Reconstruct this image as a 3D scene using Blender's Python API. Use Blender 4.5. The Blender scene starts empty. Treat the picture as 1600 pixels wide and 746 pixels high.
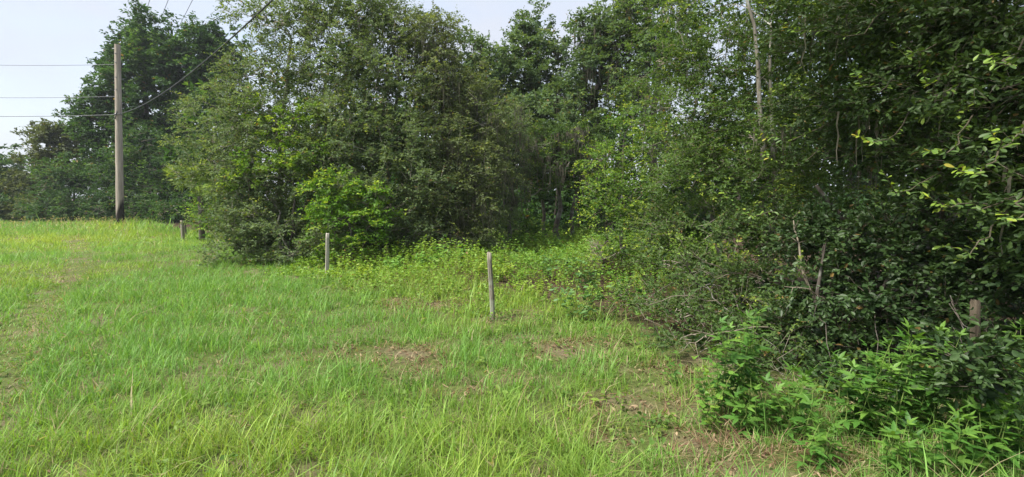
import bpy, math, random, zlib
import numpy as np
from mathutils import Vector

# ------------------------------------------------------------------ camera, sky, sun, exposure
scene = bpy.context.scene
C = scene.collection
F_PX, W_PX, H_PX = 760.0, 1600.0, 746.0
CAM_H, PITCH = 1.7, math.radians(4.9)
cam_d = bpy.data.cameras.new('camera')
cam = bpy.data.objects.new('camera', cam_d)
C.objects.link(cam)
cam.location = (0, 0, CAM_H)
cam.rotation_euler = (math.radians(90) - PITCH, 0, 0)
cam_d.sensor_width = 36.0
cam_d.lens = 36.0 * F_PX / W_PX
cam_d.clip_end = 3000
cam_d.clip_start = 0.05
scene.camera = cam

SUN_EL, SUN_AZ = math.radians(57), math.radians(-118)     # azimuth from +Y towards +X
world = bpy.data.worlds.new('World')
scene.world = world
world.use_nodes = True
wt = world.node_tree
wt.nodes.clear()
w_out = wt.nodes.new('ShaderNodeOutputWorld')
w_bg = wt.nodes.new('ShaderNodeBackground')
w_bg.inputs['Strength'].default_value = 0.10
w_sky = wt.nodes.new('ShaderNodeTexSky')
w_sky.sky_type = 'NISHITA'
w_sky.sun_disc = False
w_sky.sun_elevation = SUN_EL
w_sky.sun_rotation = SUN_AZ
w_sky.air_density = 1.2
w_sky.dust_density = 2.5
w_tc = wt.nodes.new('ShaderNodeTexCoord')
w_map = wt.nodes.new('ShaderNodeMapping')
w_map.inputs['Scale'].default_value = (1.0, 1.0, 2.2)
w_noise = wt.nodes.new('ShaderNodeTexNoise')
w_noise.inputs['Scale'].default_value = 2.6
w_noise.inputs['Detail'].default_value = 7
w_noise.inputs['Roughness'].default_value = 0.55
w_ramp = wt.nodes.new('ShaderNodeValToRGB')
w_ramp.color_ramp.elements[0].position = 0.30
w_ramp.color_ramp.elements[0].color = (0.5, 0.5, 0.5, 1)
w_ramp.color_ramp.elements[1].position = 0.62
w_ramp.color_ramp.elements[1].color = (0.97, 0.97, 0.97, 1)
w_mix = wt.nodes.new('ShaderNodeMixRGB')
w_mix.inputs['Color2'].default_value = (2.66, 2.82, 3.2, 1)
wt.links.new(w_tc.outputs['Generated'], w_map.inputs['Vector'])
wt.links.new(w_map.outputs['Vector'], w_noise.inputs['Vector'])
wt.links.new(w_noise.outputs['Fac'], w_ramp.inputs['Fac'])
wt.links.new(w_ramp.outputs['Color'], w_mix.inputs['Fac'])
wt.links.new(w_sky.outputs['Color'], w_mix.inputs['Color1'])
wt.links.new(w_mix.outputs['Color'], w_bg.inputs['Color'])
wt.links.new(w_bg.outputs['Background'], w_out.inputs['Surface'])

sun_d = bpy.data.lights.new('sun', 'SUN')
sun_d.energy = 2.8
sun_d.angle = math.radians(13)
sun_d.color = (1.0, 0.95, 0.86)
sun = bpy.data.objects.new('sun', sun_d)
C.objects.link(sun)
sdir = Vector((math.sin(SUN_AZ) * math.cos(SUN_EL), math.cos(SUN_AZ) * math.cos(SUN_EL), math.sin(SUN_EL)))
sun.rotation_euler = sdir.to_track_quat('Z', 'Y').to_euler()
sun.location = sdir * 60

scene.view_settings.view_transform = 'Standard'
scene.view_settings.look = 'None'
scene.view_settings.gamma = 1.0
scene.view_settings.exposure = 1.58
scene.cycles.max_bounces = 7
scene.cycles.diffuse_bounces = 4
scene.cycles.glossy_bounces = 2
scene.cycles.transmission_bounces = 4
scene.cycles.transparent_max_bounces = 4

# ------------------------------------------------------------------ numeric helpers
rng = np.random.default_rng(11)
random.seed(11)


def unit(v):
    v = np.asarray(v, float)
    n = np.linalg.norm(v, axis=-1, keepdims=True)
    return v / np.maximum(n, 1e-9)


def rdir(n):
    return unit(rng.normal(size=(n, 3)))


def P(px, py, y):
    """world point seen at a photo position, y metres in front of the camera"""
    u, v = (px - 800) / F_PX, (373 - py) / F_PX
    d = np.array([u, math.cos(PITCH) + v * math.sin(PITCH), v * math.cos(PITCH) - math.sin(PITCH)])
    return d * (y / d[1]) + np.array([0, 0, CAM_H])


_grids = {}


def vnoise(x, y, scale, seed):
    """smooth value noise 0..1"""
    if seed not in _grids:
        _grids[seed] = np.random.default_rng(seed).random((128, 128))
    g = _grids[seed]
    x, y = np.asarray(x, float) / scale + 1000, np.asarray(y, float) / scale + 1000
    i, j = np.floor(x).astype(int), np.floor(y).astype(int)
    fx, fy = x - i, y - j
    fx, fy = fx * fx * (3 - 2 * fx), fy * fy * (3 - 2 * fy)
    i0, j0, i1, j1 = i % 128, j % 128, (i + 1) % 128, (j + 1) % 128
    return (g[i0, j0] * (1 - fx) + g[i1, j0] * fx) * (1 - fy) + (g[i0, j1] * (1 - fx) + g[i1, j1] * fx) * fy


def fnoise(x, y, scale, seed):
    return (vnoise(x, y, scale, seed) + 0.5 * vnoise(x, y, scale / 2.1, seed + 1) + 0.25 * vnoise(x, y, scale / 4.3, seed + 2)) / 1.75


def sstep(a, b, x):
    t = np.clip((np.asarray(x, float) - a) / (b - a), 0, 1)
    return t * t * (3 - 2 * t)


def gz(x, y):
    """ground height"""
    x, y = np.asarray(x, float), np.asarray(y, float)
    h = 0.10 * (fnoise(x, y, 2.2, 31) - 0.5) + 0.16 * (vnoise(x, y, 9.0, 35) - 0.5)
    return h * sstep(0.2, 3.0, np.hypot(x, y)) - 0.26 * sstep(14, 36, np.hypot(x, y))


def G(px, py):
    v = (373 - py) / F_PX
    d = np.array([(px - 800) / F_PX, math.cos(PITCH) + v * math.sin(PITCH), v * math.cos(PITCH) - math.sin(PITCH)])
    t = CAM_H / -d[2]
    return np.array([d[0] * t, d[1] * t])


def ground_at(x, y):
    return np.array([x, y, float(gz(x, y))])


class Geo:
    """collects faces; build() makes ONE mesh with a colour attribute"""

    def __init__(self):
        self.v, self.f3, self.f4, self.c, self.m3, self.m4, self.n = [], [], [], [], [], [], 0

    def add(self, v, f, col, mat=0):
        v = np.asarray(v, float).reshape(-1, 3)
        f = np.asarray(f, int) + self.n
        col = np.broadcast_to(np.asarray(col, float), (len(v), 3))
        self.v.append(v)
        self.c.append(col)
        if f.shape[1] == 3:
            self.f3.append(f); self.m3.append(np.full(len(f), mat))
        else:
            self.f4.append(f); self.m4.append(np.full(len(f), mat))
        self.n += len(v)

    def build(self, name, mats, parent=None, smooth=False):
        me = bpy.data.meshes.new(name)
        v = np.concatenate(self.v)
        f3 = np.concatenate(self.f3) if self.f3 else np.zeros((0, 3), int)
        f4 = np.concatenate(self.f4) if self.f4 else np.zeros((0, 4), int)
        mi = np.concatenate((self.m3 or [np.zeros(0, int)]) + (self.m4 or [np.zeros(0, int)]))
        me.vertices.add(len(v))
        me.vertices.foreach_set('co', v.astype(np.float32).ravel())
        loops = np.concatenate([f3.ravel(), f4.ravel()]).astype(np.int32)
        me.loops.add(len(loops))
        me.loops.foreach_set('vertex_index', loops)
        npoly = len(f3) + len(f4)
        me.polygons.add(npoly)
        starts = np.concatenate([np.arange(len(f3)) * 3, len(f3) * 3 + np.arange(len(f4)) * 4]).astype(np.int32)
        me.polygons.foreach_set('loop_start', starts)
        me.polygons.foreach_set('material_index', mi.astype(np.int32))
        if smooth:
            me.polygons.foreach_set('use_smooth', np.ones(npoly, bool))
        at = me.attributes.new('tint', 'FLOAT_COLOR', 'POINT')
        col = np.concatenate(self.c)
        col = np.concatenate([col, np.ones((len(col), 1))], 1).astype(np.float32)
        at.data.foreach_set('color', col.ravel())
        for m in (mats if isinstance(mats, (list, tuple)) else [mats]):
            me.materials.append(m)
        me.update(calc_edges=True)
        me.validate()
        o = bpy.data.objects.new(name, me)
        C.objects.link(o)
        if parent is not None:
            o.parent = parent
        return o


def tag(o, label, cat, group=None, kind=None):
    if label: o['label'] = label
    if cat: o['category'] = cat
    if group: o['group'] = group
    if kind: o['kind'] = kind
    return o


def thing(name, label, cat, loc=(0, 0, 0), group=None):
    global rng
    rng = np.random.default_rng(zlib.crc32(label.encode()))   # each thing keeps its own shape
    random.seed(zlib.crc32(label.encode()))
    o = bpy.data.objects.new(name, None)
    C.objects.link(o)
    o.location = loc
    o.empty_display_size = 0.2
    return tag(o, label, cat, group)


def keep(o, parent):
    """parent a mesh that was built in world coordinates"""
    o.parent = parent
    o.matrix_parent_inverse = parent.matrix_basis.inverted()
    return o


# ------------------------------------------------------------------ materials
def new_mat(name):
    m = bpy.data.materials.new(name)
    m.use_nodes = True
    nt = m.node_tree
    nt.nodes.clear()
    return m, nt, nt.nodes.new('ShaderNodeOutputMaterial')


def leaf_material(name, rough=0.5, trans=0.32, spec=0.35, noise_scale=18.0, tcol=(1.25, 1.2, 0.55)):
    """plant tissue: tint attribute with fine mottling, some light passing through"""
    m, nt, out = new_mat(name)
    a = nt.nodes.new('ShaderNodeAttribute'); a.attribute_name = 'tint'
    tc = nt.nodes.new('ShaderNodeTexCoord')
    n = nt.nodes.new('ShaderNodeTexNoise'); n.inputs['Scale'].default_value = noise_scale; n.inputs['Detail'].default_value = 3
    nt.links.new(tc.outputs['Object'], n.inputs['Vector'])
    r = nt.nodes.new('ShaderNodeMapRange'); r.inputs['From Min'].default_value = 0.3; r.inputs['From Max'].default_value = 0.7
    r.inputs['To Min'].default_value = 0.78; r.inputs['To Max'].default_value = 1.2
    nt.links.new(n.outputs['Fac'], r.inputs['Value'])
    mul = nt.nodes.new('ShaderNodeVectorMath'); mul.operation = 'SCALE'
    nt.links.new(a.outputs['Color'], mul.inputs[0]); nt.links.new(r.outputs['Result'], mul.inputs['Scale'])
    b = nt.nodes.new('ShaderNodeBsdfPrincipled')
    b.inputs['Roughness'].default_value = rough
    b.inputs['Specular IOR Level'].default_value = spec
    nt.links.new(mul.outputs['Vector'], b.inputs['Base Color'])
    t = nt.nodes.new('ShaderNodeBsdfTranslucent')
    tm = nt.nodes.new('ShaderNodeVectorMath'); tm.operation = 'MULTIPLY'; tm.inputs[1].default_value = tcol
    nt.links.new(mul.outputs['Vector'], tm.inputs[0]); nt.links.new(tm.outputs['Vector'], t.inputs['Color'])
    mx = nt.nodes.new('ShaderNodeMixShader'); mx.inputs['Fac'].default_value = trans
    nt.links.new(b.outputs['BSDF'], mx.inputs[1]); nt.links.new(t.outputs['BSDF'], mx.inputs[2])
    nt.links.new(mx.outputs['Shader'], out.inputs['Surface'])
    return m


def wood_material(name, c1, c2, scale=(14, 14, 2.0), rough=0.85, bump=0.5, tint=False, c3=None):
    m, nt, out = new_mat(name)
    tc = nt.nodes.new('ShaderNodeTexCoord')
    mp = nt.nodes.new('ShaderNodeMapping'); mp.inputs['Scale'].default_value = scale
    n = nt.nodes.new('ShaderNodeTexNoise'); n.inputs['Scale'].default_value = 1.0; n.inputs['Detail'].default_value = 8; n.inputs['Roughness'].default_value = 0.65
    nt.links.new(tc.outputs['Object'], mp.inputs['Vector']); nt.links.new(mp.outputs['Vector'], n.inputs['Vector'])
    r = nt.nodes.new('ShaderNodeValToRGB')
    r.color_ramp.elements[0].position = 0.32; r.color_ramp.elements[0].color = (*c1, 1)
    r.color_ramp.elements[1].position = 0.68; r.color_ramp.elements[1].color = (*c2, 1)
    nt.links.new(n.outputs['Fac'], r.inputs['Fac'])
    col = r.outputs['Color']
    if c3:                                                  # lichen blotches
        n2 = nt.nodes.new('ShaderNodeTexNoise'); n2.inputs['Scale'].default_value = 5.0; n2.inputs['Detail'].default_value = 5
        nt.links.new(tc.outputs['Object'], n2.inputs['Vector'])
        r2 = nt.nodes.new('ShaderNodeValToRGB'); r2.color_ramp.elements[0].position = 0.52; r2.color_ramp.elements[1].position = 0.62
        nt.links.new(n2.outputs['Fac'], r2.inputs['Fac'])
        mx = nt.nodes.new('ShaderNodeMixRGB'); mx.inputs['Color2'].default_value = (*c3, 1)
        nt.links.new(r2.outputs['Color'], mx.inputs['Fac']); nt.links.new(col, mx.inputs['Color1'])
        col = mx.outputs['Color']
    b = nt.nodes.new('ShaderNodeBsdfPrincipled'); b.inputs['Roughness'].default_value = rough
    b.inputs['Specular IOR Level'].default_value = 0.2
    if tint:
        a = nt.nodes.new('ShaderNodeAttribute'); a.attribute_name = 'tint'
        mm = nt.nodes.new('ShaderNodeVectorMath'); mm.operation = 'MULTIPLY'
        nt.links.new(col, mm.inputs[0]); nt.links.new(a.outputs['Color'], mm.inputs[1]); col = mm.outputs['Vector']
    nt.links.new(col, b.inputs['Base Color'])
    bp = nt.nodes.new('ShaderNodeBump'); bp.inputs['Strength'].default_value = bump; bp.inputs['Distance'].default_value = 0.02
    nt.links.new(n.outputs['Fac'], bp.inputs['Height']); nt.links.new(bp.outputs['Normal'], b.inputs['Normal'])
    nt.links.new(b.outputs['BSDF'], out.inputs['Surface'])
    return m


def plain_material(name, col, rough=0.6, metal=0.0):
    m, nt, out = new_mat(name)
    tc = nt.nodes.new('ShaderNodeTexCoord')
    n = nt.nodes.new('ShaderNodeTexNoise'); n.inputs['Scale'].default_value = 9.0; n.inputs['Detail'].default_value = 4
    nt.links.new(tc.outputs['Object'], n.inputs['Vector'])
    r = nt.nodes.new('ShaderNodeValToRGB')
    r.color_ramp.elements[0].color = (*[c * 0.7 for c in col], 1); r.color_ramp.elements[1].color = (*[min(1, c * 1.25) for c in col], 1)
    nt.links.new(n.outputs['Fac'], r.inputs['Fac'])
    b = nt.nodes.new('ShaderNodeBsdfPrincipled'); b.inputs['Roughness'].default_value = rough; b.inputs['Metallic'].default_value = metal
    nt.links.new(r.outputs['Color'], b.inputs['Base Color'])
    nt.links.new(b.outputs['BSDF'], out.inputs['Surface'])
    return m


M_LEAF = leaf_material('leaf_matte', 0.6, 0.42, 0.25)
M_GLOSS = leaf_material('leaf_leathery', 0.47, 0.26, 0.36)
M_GRASS = leaf_material('grass_blade', 0.5, 0.42, 0.3, 6.0)
M_WEED = leaf_material('weed_leaf', 0.5, 0.36, 0.35, 40.0)
M_MOSS = leaf_material('hanging_moss', 0.9, 0.25, 0.05, 10.0, (1.0, 1.0, 0.9))
M_DRY = leaf_material('dry_leaf', 0.8, 0.15, 0.15, 30.0, (1.0, 0.9, 0.7))
M_BARK = wood_material('bark_dark', (0.045, 0.037, 0.030), (0.14, 0.12, 0.10), c3=(0.17, 0.17, 0.145))
M_PALE = wood_material('bark_pale', (0.13, 0.115, 0.095), (0.34, 0.31, 0.26), c3=(0.38, 0.38, 0.33))
M_SHADE_BARK = wood_material('bark_shaded', (0.030, 0.026, 0.020), (0.085, 0.075, 0.06))  # darker copy of the bark, the gap's shade put into its colour
M_TWIG = wood_material('twig_bark', (0.8, 0.8, 0.8), (1.2, 1.2, 1.2), (30, 30, 30), bump=0.0, tint=True)
M_POLE = None


# ------------------------------------------------------------------ shape helpers
def tube(geo, pts, radii, sides=7, col=(1, 1, 1), mat=0, cap=True, wob=0.0):
    pts = np.asarray(pts, float)
    n = len(pts)
    radii = np.broadcast_to(np.asarray(radii, float), (n,))
    t = unit(np.gradient(pts, axis=0))
    ref = np.array([0, 0, 1.0]) if abs(t[0][2]) < 0.8 else np.array([1.0, 0, 0])
    vs = []
    s = unit(np.cross(t[0], ref))
    ang = np.arange(sides) / sides * 2 * math.pi
    for i in range(n):
        s = unit(s - t[i] * np.dot(s, t[i]))
        b = np.cross(t[i], s)
        rr = radii[i] * (1 + wob * rng.uniform(-1, 1, sides))
        vs.append(pts[i] + (np.cos(ang)[:, None] * s + np.sin(ang)[:, None] * b) * rr[:, None])
    v = np.concatenate(vs)
    i, k = np.meshgrid(np.arange(n - 1), np.arange(sides), indexing='ij')
    k2 = (k + 1) % sides
    f = np.stack([i * sides + k, i * sides + k2, (i + 1) * sides + k2, (i + 1) * sides + k], -1).reshape(-1, 4)
    geo.add(v, f, col, mat)
    if cap:
        base = (n - 1) * sides
        geo.add(np.concatenate([v[base:], [pts[-1] + t[-1] * radii[-1] * 0.15]]),
                np.array([[q, (q + 1) % sides, sides] for q in range(sides)]), col, mat)


def twig_batch(geo, A, Bm, E, r, col, mat):
    """many three-sided tapered twigs A > Bm > E"""
    n = len(A)
    if n == 0: return
    d = unit(E - A)
    s = unit(np.cross(d, rdir(n)))
    b = np.cross(d, s)
    r = np.broadcast_to(np.asarray(r, float), (n,))[:, None]
    v = np.stack([A + (math.cos(a) * s + math.sin(a) * b) * r for a in (0, 2.094, 4.189)] + [E], 1)
    t3 = np.array([[0, 1, 3], [1, 2, 3], [2, 0, 3]])
    col = np.broadcast_to(np.asarray(col, float), (n, 3))
    geo.add(v.reshape(-1, 3), (t3 + (np.arange(n) * 4)[:, None, None]).reshape(-1, 3), np.repeat(col, 4, 0), mat)


def leaf_batch(geo, Pb, D, N, L, Wd, col, mat=0, oval=False, fold=0.25, curl=0.1):
    n = len(Pb)
    if n == 0: return
    N = unit(N - D * np.sum(N * D, 1, keepdims=True))
    S = np.cross(D, N)
    L = np.broadcast_to(np.asarray(L, float), (n,))[:, None]
    Wd = np.broadcast_to(np.asarray(Wd, float), (n,))[:, None] * 0.5
    col = np.broadcast_to(np.asarray(col, float), (n, 3))
    tip = Pb + D * L - N * L * curl
    if oval:
        up = N * Wd * fold * 2
        l1, r1 = Pb + D * L * 0.32 - S * Wd * 0.72 + up * .7, Pb + D * L * 0.32 + S * Wd * 0.72 + up * .7
        l2, r2 = Pb + D * L * 0.70 - S * Wd + up * .6 - N * L * curl * .5, Pb + D * L * 0.70 + S * Wd + up * .6 - N * L * curl * .5
        v = np.stack([Pb, r1, r2, tip, l2, l1], 1)
        q = np.array([[0, 1, 2, 3], [0, 3, 4, 5]]); k = 6
        f = (q + (np.arange(n) * k)[:, None, None]).reshape(-1, 4)
    else:
        mid = Pb + D * L * 0.45 + N * Wd * fold * 2
        v = np.stack([Pb, mid + S * Wd, tip, mid - S * Wd], 1)
        q = np.array([[0, 1, 2], [0, 2, 3]]); k = 4
        f = (q + (np.arange(n) * k)[:, None, None]).reshape(-1, 3)
    geo.add(v.reshape(-1, 3), f, np.repeat(col, k, 0), mat)


UP = np.array([0, 0, 1.0])


def mixcol(a, b, t):
    return np.asarray(a) * (1 - t)[:, None] + np.asarray(b) * t[:, None]


def foliage(geo, lobes, st):
    """leaves on twigs, twigs in clumps, clumps over the lobes of a crown.
    lobes: list of (centre, radii, amount)"""
    CC, OO, SH = [], [], []
    for c, r, amt in lobes:
        r = np.asarray(r, float)
        area = (r[0] * r[1] + r[0] * r[2] + r[1] * r[2]) / 3 * 4 * math.pi
        n = max(4, int(area * st['clumps'] * amt))
        u = rdir(n)
        keep_ = (u[:, 2] > -0.55) | (rng.random(n) < st.get('under', 0.45))
        u = u[keep_]; n = len(u)
        shell = 1 - st.get('depth', 0.55) * rng.random(n) ** 1.6
        lump = 1 + st.get('lump', 0.22) * np.sin(u[:, 0] * 5.1 + c[0] * 3) * np.sin(u[:, 1] * 4.3 + c[1]) + 0.18 * np.sin(u[:, 2] * 6.7 + c[2] * 5 + u[:, 0] * 4)
        stray = rng.random(n) < st.get('stray', 0.06)
        shell = np.where(stray, rng.uniform(1.0, 1.3, n), shell) * lump
        CC.append(np.asarray(c) + u * r * shell[:, None])
        OO.append(unit(u * np.array([1, 1, .7]) + UP * st.get('up', 0.25) + rdir(n) * 0.5))
        SH.append(shell)
    Cc, O, SH = np.concatenate(CC), np.concatenate(OO), np.concatenate(SH)
    ok = Cc[:, 2] > gz(Cc[:, 0], Cc[:, 1]) + 0.06
    Cc, O, SH = Cc[ok], O[ok], SH[ok]
    nc = len(Cc)
    nt, m = st['twigs'], st['leaves']
    cl = st['clump_size']
    ctone = rng.random(nc)
    cnew = (rng.random(nc) < st.get('new', 0.1)) * (SH > 0.8)
    # twigs
    n = nc * nt
    ci = np.repeat(np.arange(nc), nt)
    o = O[ci]
    td = unit(o + rdir(n) * st.get('spread', 0.9) * np.array([1, 1, st.get('flat', 0.6)]))
    A = Cc[ci] + rdir(n) * cl * rng.random((n, 1)) ** .5 * np.array([1, 1, st.get('flat', 0.6)])
    TL = st['twig_len'] * rng.uniform(0.55, 1.3, n)
    d2 = unit(td - UP * st.get('droop', 0.3) + rdir(n) * 0.25)
    Bm = A + td * (TL * .5)[:, None]
    E = Bm + d2 * (TL * .5)[:, None]
    if st.get('twig_r', 0) > 0:
        sel = rng.random(n) < st.get('twig_share', 1.0)
        tcol = mixcol(st.get('twig_a', (0.10, 0.085, 0.065)), st.get('twig_b', (0.2, 0.18, 0.15)), rng.random(n))
        twig_batch(geo, A[sel], Bm[sel], E[sel], st['twig_r'], tcol[sel], 1)
    # leaves
    N_ = n * m
    ti = np.repeat(np.arange(n), m)
    t = (np.tile(np.arange(m), n) + rng.random(N_)) / m
    t = 0.1 + 0.92 * t
    first = (t < .5)[:, None]
    pos = np.where(first, A[ti] + (Bm - A)[ti] * (t * 2)[:, None], Bm[ti] + (E - Bm)[ti] * (t * 2 - 1)[:, None])
    tdir = np.where(first, td[ti], d2[ti])
    side = unit(np.cross(tdir, UP + 0.4 * rng.normal(size=(N_, 3))))
    sgn = np.where(np.tile(np.arange(m), n) % 2 == 0, 1.0, -1.0)[:, None]
    D = unit(tdir * st.get('fwd', 0.7) + side * sgn + rng.normal(size=(N_, 3)) * 0.35)
    Nn = unit(UP * st.get('nup', 0.9) + rng.normal(size=(N_, 3)) * 0.6 + O[ci][ti] * 0.35)
    sz = rng.uniform(0.65, 1.2, N_) * (1 - 0.25 * (t > .85))
    tone = np.clip(ctone[ci][ti] * 0.55 + rng.random(N_) * 0.45, 0, 1)
    col = mixcol(st['c1'], st['c2'], tone)
    nw = np.clip(cnew[ci][ti] * sstep(0.35, 0.95, t) * rng.uniform(.4, 1.1, N_), 0, 1)
    col = col * (1 - nw[:, None]) + np.asarray(st.get('c_new', (0.22, 0.30, 0.04))) * nw[:, None]
    old = rng.random(N_) < st.get('old', 0.012)
    col[old] = np.array([0.22, 0.15, 0.05]) * rng.uniform(.6, 1.3, (old.sum(), 1))
    leaf_batch(geo, pos, D, Nn, st['L'] * sz, st['W'] * sz, col, 0, st.get('oval', False), st.get('fold', .25), st.get('curl', .1))
    return Cc, O, SH


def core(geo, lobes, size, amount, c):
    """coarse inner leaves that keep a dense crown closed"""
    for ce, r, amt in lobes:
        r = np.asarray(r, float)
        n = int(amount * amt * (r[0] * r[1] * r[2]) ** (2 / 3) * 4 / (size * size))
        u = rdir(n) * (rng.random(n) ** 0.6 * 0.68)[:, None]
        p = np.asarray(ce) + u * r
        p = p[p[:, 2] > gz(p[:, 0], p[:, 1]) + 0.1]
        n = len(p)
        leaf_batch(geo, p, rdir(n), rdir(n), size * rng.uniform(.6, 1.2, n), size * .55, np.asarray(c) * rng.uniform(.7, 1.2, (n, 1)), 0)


def curve_pts(a, b, bend, n=7, wig=0.03):
    a, b = np.asarray(a, float), np.asarray(b, float)
    t = np.linspace(0, 1, n)[:, None]
    ln = np.linalg.norm(b - a)
    p = a + (b - a) * t + np.asarray(bend) * (4 * t * (1 - t))
    w = rng.normal(size=(n, 3)) * wig * ln
    w[0] = w[-1] = 0
    return p + w


def lobes_px(spec):
    """(px, py, y, rx_px, ry_px, ry_m, amount) > world lobes"""
    out = []
    for px, py, y, rx, ry, rd, amt in spec:
        out.append((P(px, py, y), (rx * y / F_PX, rd, ry * y / F_PX), amt))
    return out


def moss_batch(geo, A, length, width, col_a, col_b):
    n = len(A)
    if n == 0: return
    seg = 5
    L = length * rng.uniform(0.35, 1.2, n)
    s = unit(rng.normal(size=(n, 3)) * np.array([1, 1, 0.1]))
    sway = rng.normal(size=(n, 3)) * np.array([.09, .09, 0])
    rows = []
    for k in range(seg):
        f = k / (seg - 1)
        c = A + np.array([0, 0, -1.0]) * (L * f)[:, None] + sway * (L * f * f)[:, None] + rng.normal(size=(n, 3)) * 0.012 * (f > 0)
        w = width * (1 - 0.75 * f) * rng.uniform(.6, 1.3, n)
        rows += [c - s * w[:, None] * .5, c + s * w[:, None] * .5]
    v = np.stack(rows, 1)
    q = np.array([[2 * k, 2 * k + 1, 2 * k + 3, 2 * k + 2] for k in range(seg - 1)])
    f = (q + (np.arange(n) * 2 * seg)[:, None, None]).reshape(-1, 4)
    col = mixcol(col_a, col_b, rng.random(n))
    geo.add(v.reshape(-1, 3), f, np.repeat(col, 2 * seg, 0))


def tree(name, label, cat, base, trunks, lobes, st, group=None, bark=None, leaf_mat=None, moss=None, branch_r=0.03, nb=5, limb_from=0.45, core_amt=1.0, core_size=None, limb_r=None, limb_trunks=9):
    """an Empty at the foot > trunk, limb, crown, hanging_moss.  trunks: list of (foot xyz, top xyz, r0, bend)"""
    bark = bark or M_BARK
    root = thing(name, label, cat, tuple(base), group)
    bpy.context.view_layer.update()
    paths = []
    for (a, b, r0, bend) in trunks:
        g = Geo()
        p = curve_pts(a, b, bend, 9, 0.012)
        rad = r0 * (1 - 0.72 * np.linspace(0, 1, 9))
        rad[0] *= 1.35
        tube(g, p, rad, 9, (1, 1, 1), 0, wob=.07)
        keep(g.build('trunk', bark, None, True), root)
        paths.append((p, rad))
    gc = Geo()
    Cc, O, SH = foliage(gc, lobes, st)
    for li, (c, r, amt) in enumerate(lobes):
        c = np.asarray(c)
        # nearest trunk point below the lobe
        best = None
        for p, rad in paths[:limb_trunks]:
            lo = int(len(p) * limb_from)
            dd = np.linalg.norm(p[lo:] - c, axis=1) + np.maximum(0, p[lo:, 2] - c[2] + 0.2) * 0.8
            k = int(np.argmin(dd)) + lo
            if best is None or dd.min() < best[0]: best = (dd.min(), p[k], rad[k])
        _, a, ra = best
        if np.linalg.norm(c - a) > 0.25:
            g = Geo()
            lp = curve_pts(a, c, (0, 0, 0.12 * np.linalg.norm(c - a)), 7, 0.03)
            rr = min(ra * 0.75, limb_r or 9)
            tube(g, lp, rr * (1 - 0.6 * np.linspace(0, 1, 7)), 6, (1, 1, 1), 0, wob=.08)
            keep(g.build('limb', bark, None, True), root)
        # thin branches inside the crown
        d = np.linalg.norm((Cc - c) / np.asarray(r), axis=1)
        idx = np.where(d < 1.25)[0]
        if len(idx):
            idx = rng.choice(idx, min(len(idx), nb), replace=False)
            for j in idx:
                s0 = c + (rng.normal(size=3) * 0.15) * np.asarray(r)
                pts = curve_pts(s0, Cc[j], rng.normal(size=3) * 0.08 * np.linalg.norm(Cc[j] - s0), 5, 0.04)
                sh = rng.uniform(.7, 1.3)
                tube(gc, pts, branch_r * np.array([1, .8, .6, .42, .25]), 4, np.asarray(st.get('twig_b', (0.2, 0.18, 0.15))) * sh, 1, cap=False)
    if core_amt > 0:
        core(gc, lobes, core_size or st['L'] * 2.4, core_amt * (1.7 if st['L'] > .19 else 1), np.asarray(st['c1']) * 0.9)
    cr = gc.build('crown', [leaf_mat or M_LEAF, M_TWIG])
    cr['kind'] = 'stuff'
    keep(cr, root)
    if moss:
        gm = Geo()
        cnt, ln, wd, lowest = moss
        sel = np.where((Cc[:, 2] > lowest))[0]
        idx = rng.choice(sel, min(cnt, len(sel)), replace=False)
        A = np.repeat(Cc[idx], 14, 0) + rng.normal(size=(len(idx) * 14, 3)) * np.array([.13, .13, .05])
        moss_batch(gm, A, ln, wd, (0.085, 0.08, 0.058), (0.17, 0.16, 0.12))
        tag(keep(gm.build('hanging_moss', M_MOSS), root), None, None, kind='stuff')
    return root


# ------------------------------------------------------------------ the ground
FENCE_K = 6.55                                                # fence line: x + y = 6.55


def wood_edge(x, y):
    """> 0 inside the wood, metres beyond the edge of the mown verge"""
    return (x + y - FENCE_K) / 1.414


def axis(lo, hi, near_lo, near_hi, step):
    core_ = np.arange(near_lo, near_hi + 1e-6, step)
    a = [near_lo]
    s = step
    while a[-1] > lo: s *= 1.35; a.append(a[-1] - s)
    b = [near_hi]
    s = step
    while b[-1] < hi: s *= 1.35; b.append(b[-1] + s)
    return np.array(sorted(set(np.round(np.concatenate([a, core_, b]), 4))))


gx, gy = axis(-900, 900, -24, 16, 0.5), axis(-300, 1500, -3, 40, 0.5)
X, Y = np.meshgrid(gx, gy, indexing='ij')
Z = gz(X, Y)
nx, ny = X.shape
ii, jj = np.meshgrid(np.arange(nx - 1), np.arange(ny - 1), indexing='ij')
g = Geo()
g.add(np.stack([X, Y, Z], -1).reshape(-1, 3),
      np.stack([ii * ny + jj, (ii + 1) * ny + jj, (ii + 1) * ny + jj + 1, ii * ny + jj + 1], -1).reshape(-1, 4), (1, 1, 1))


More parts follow.
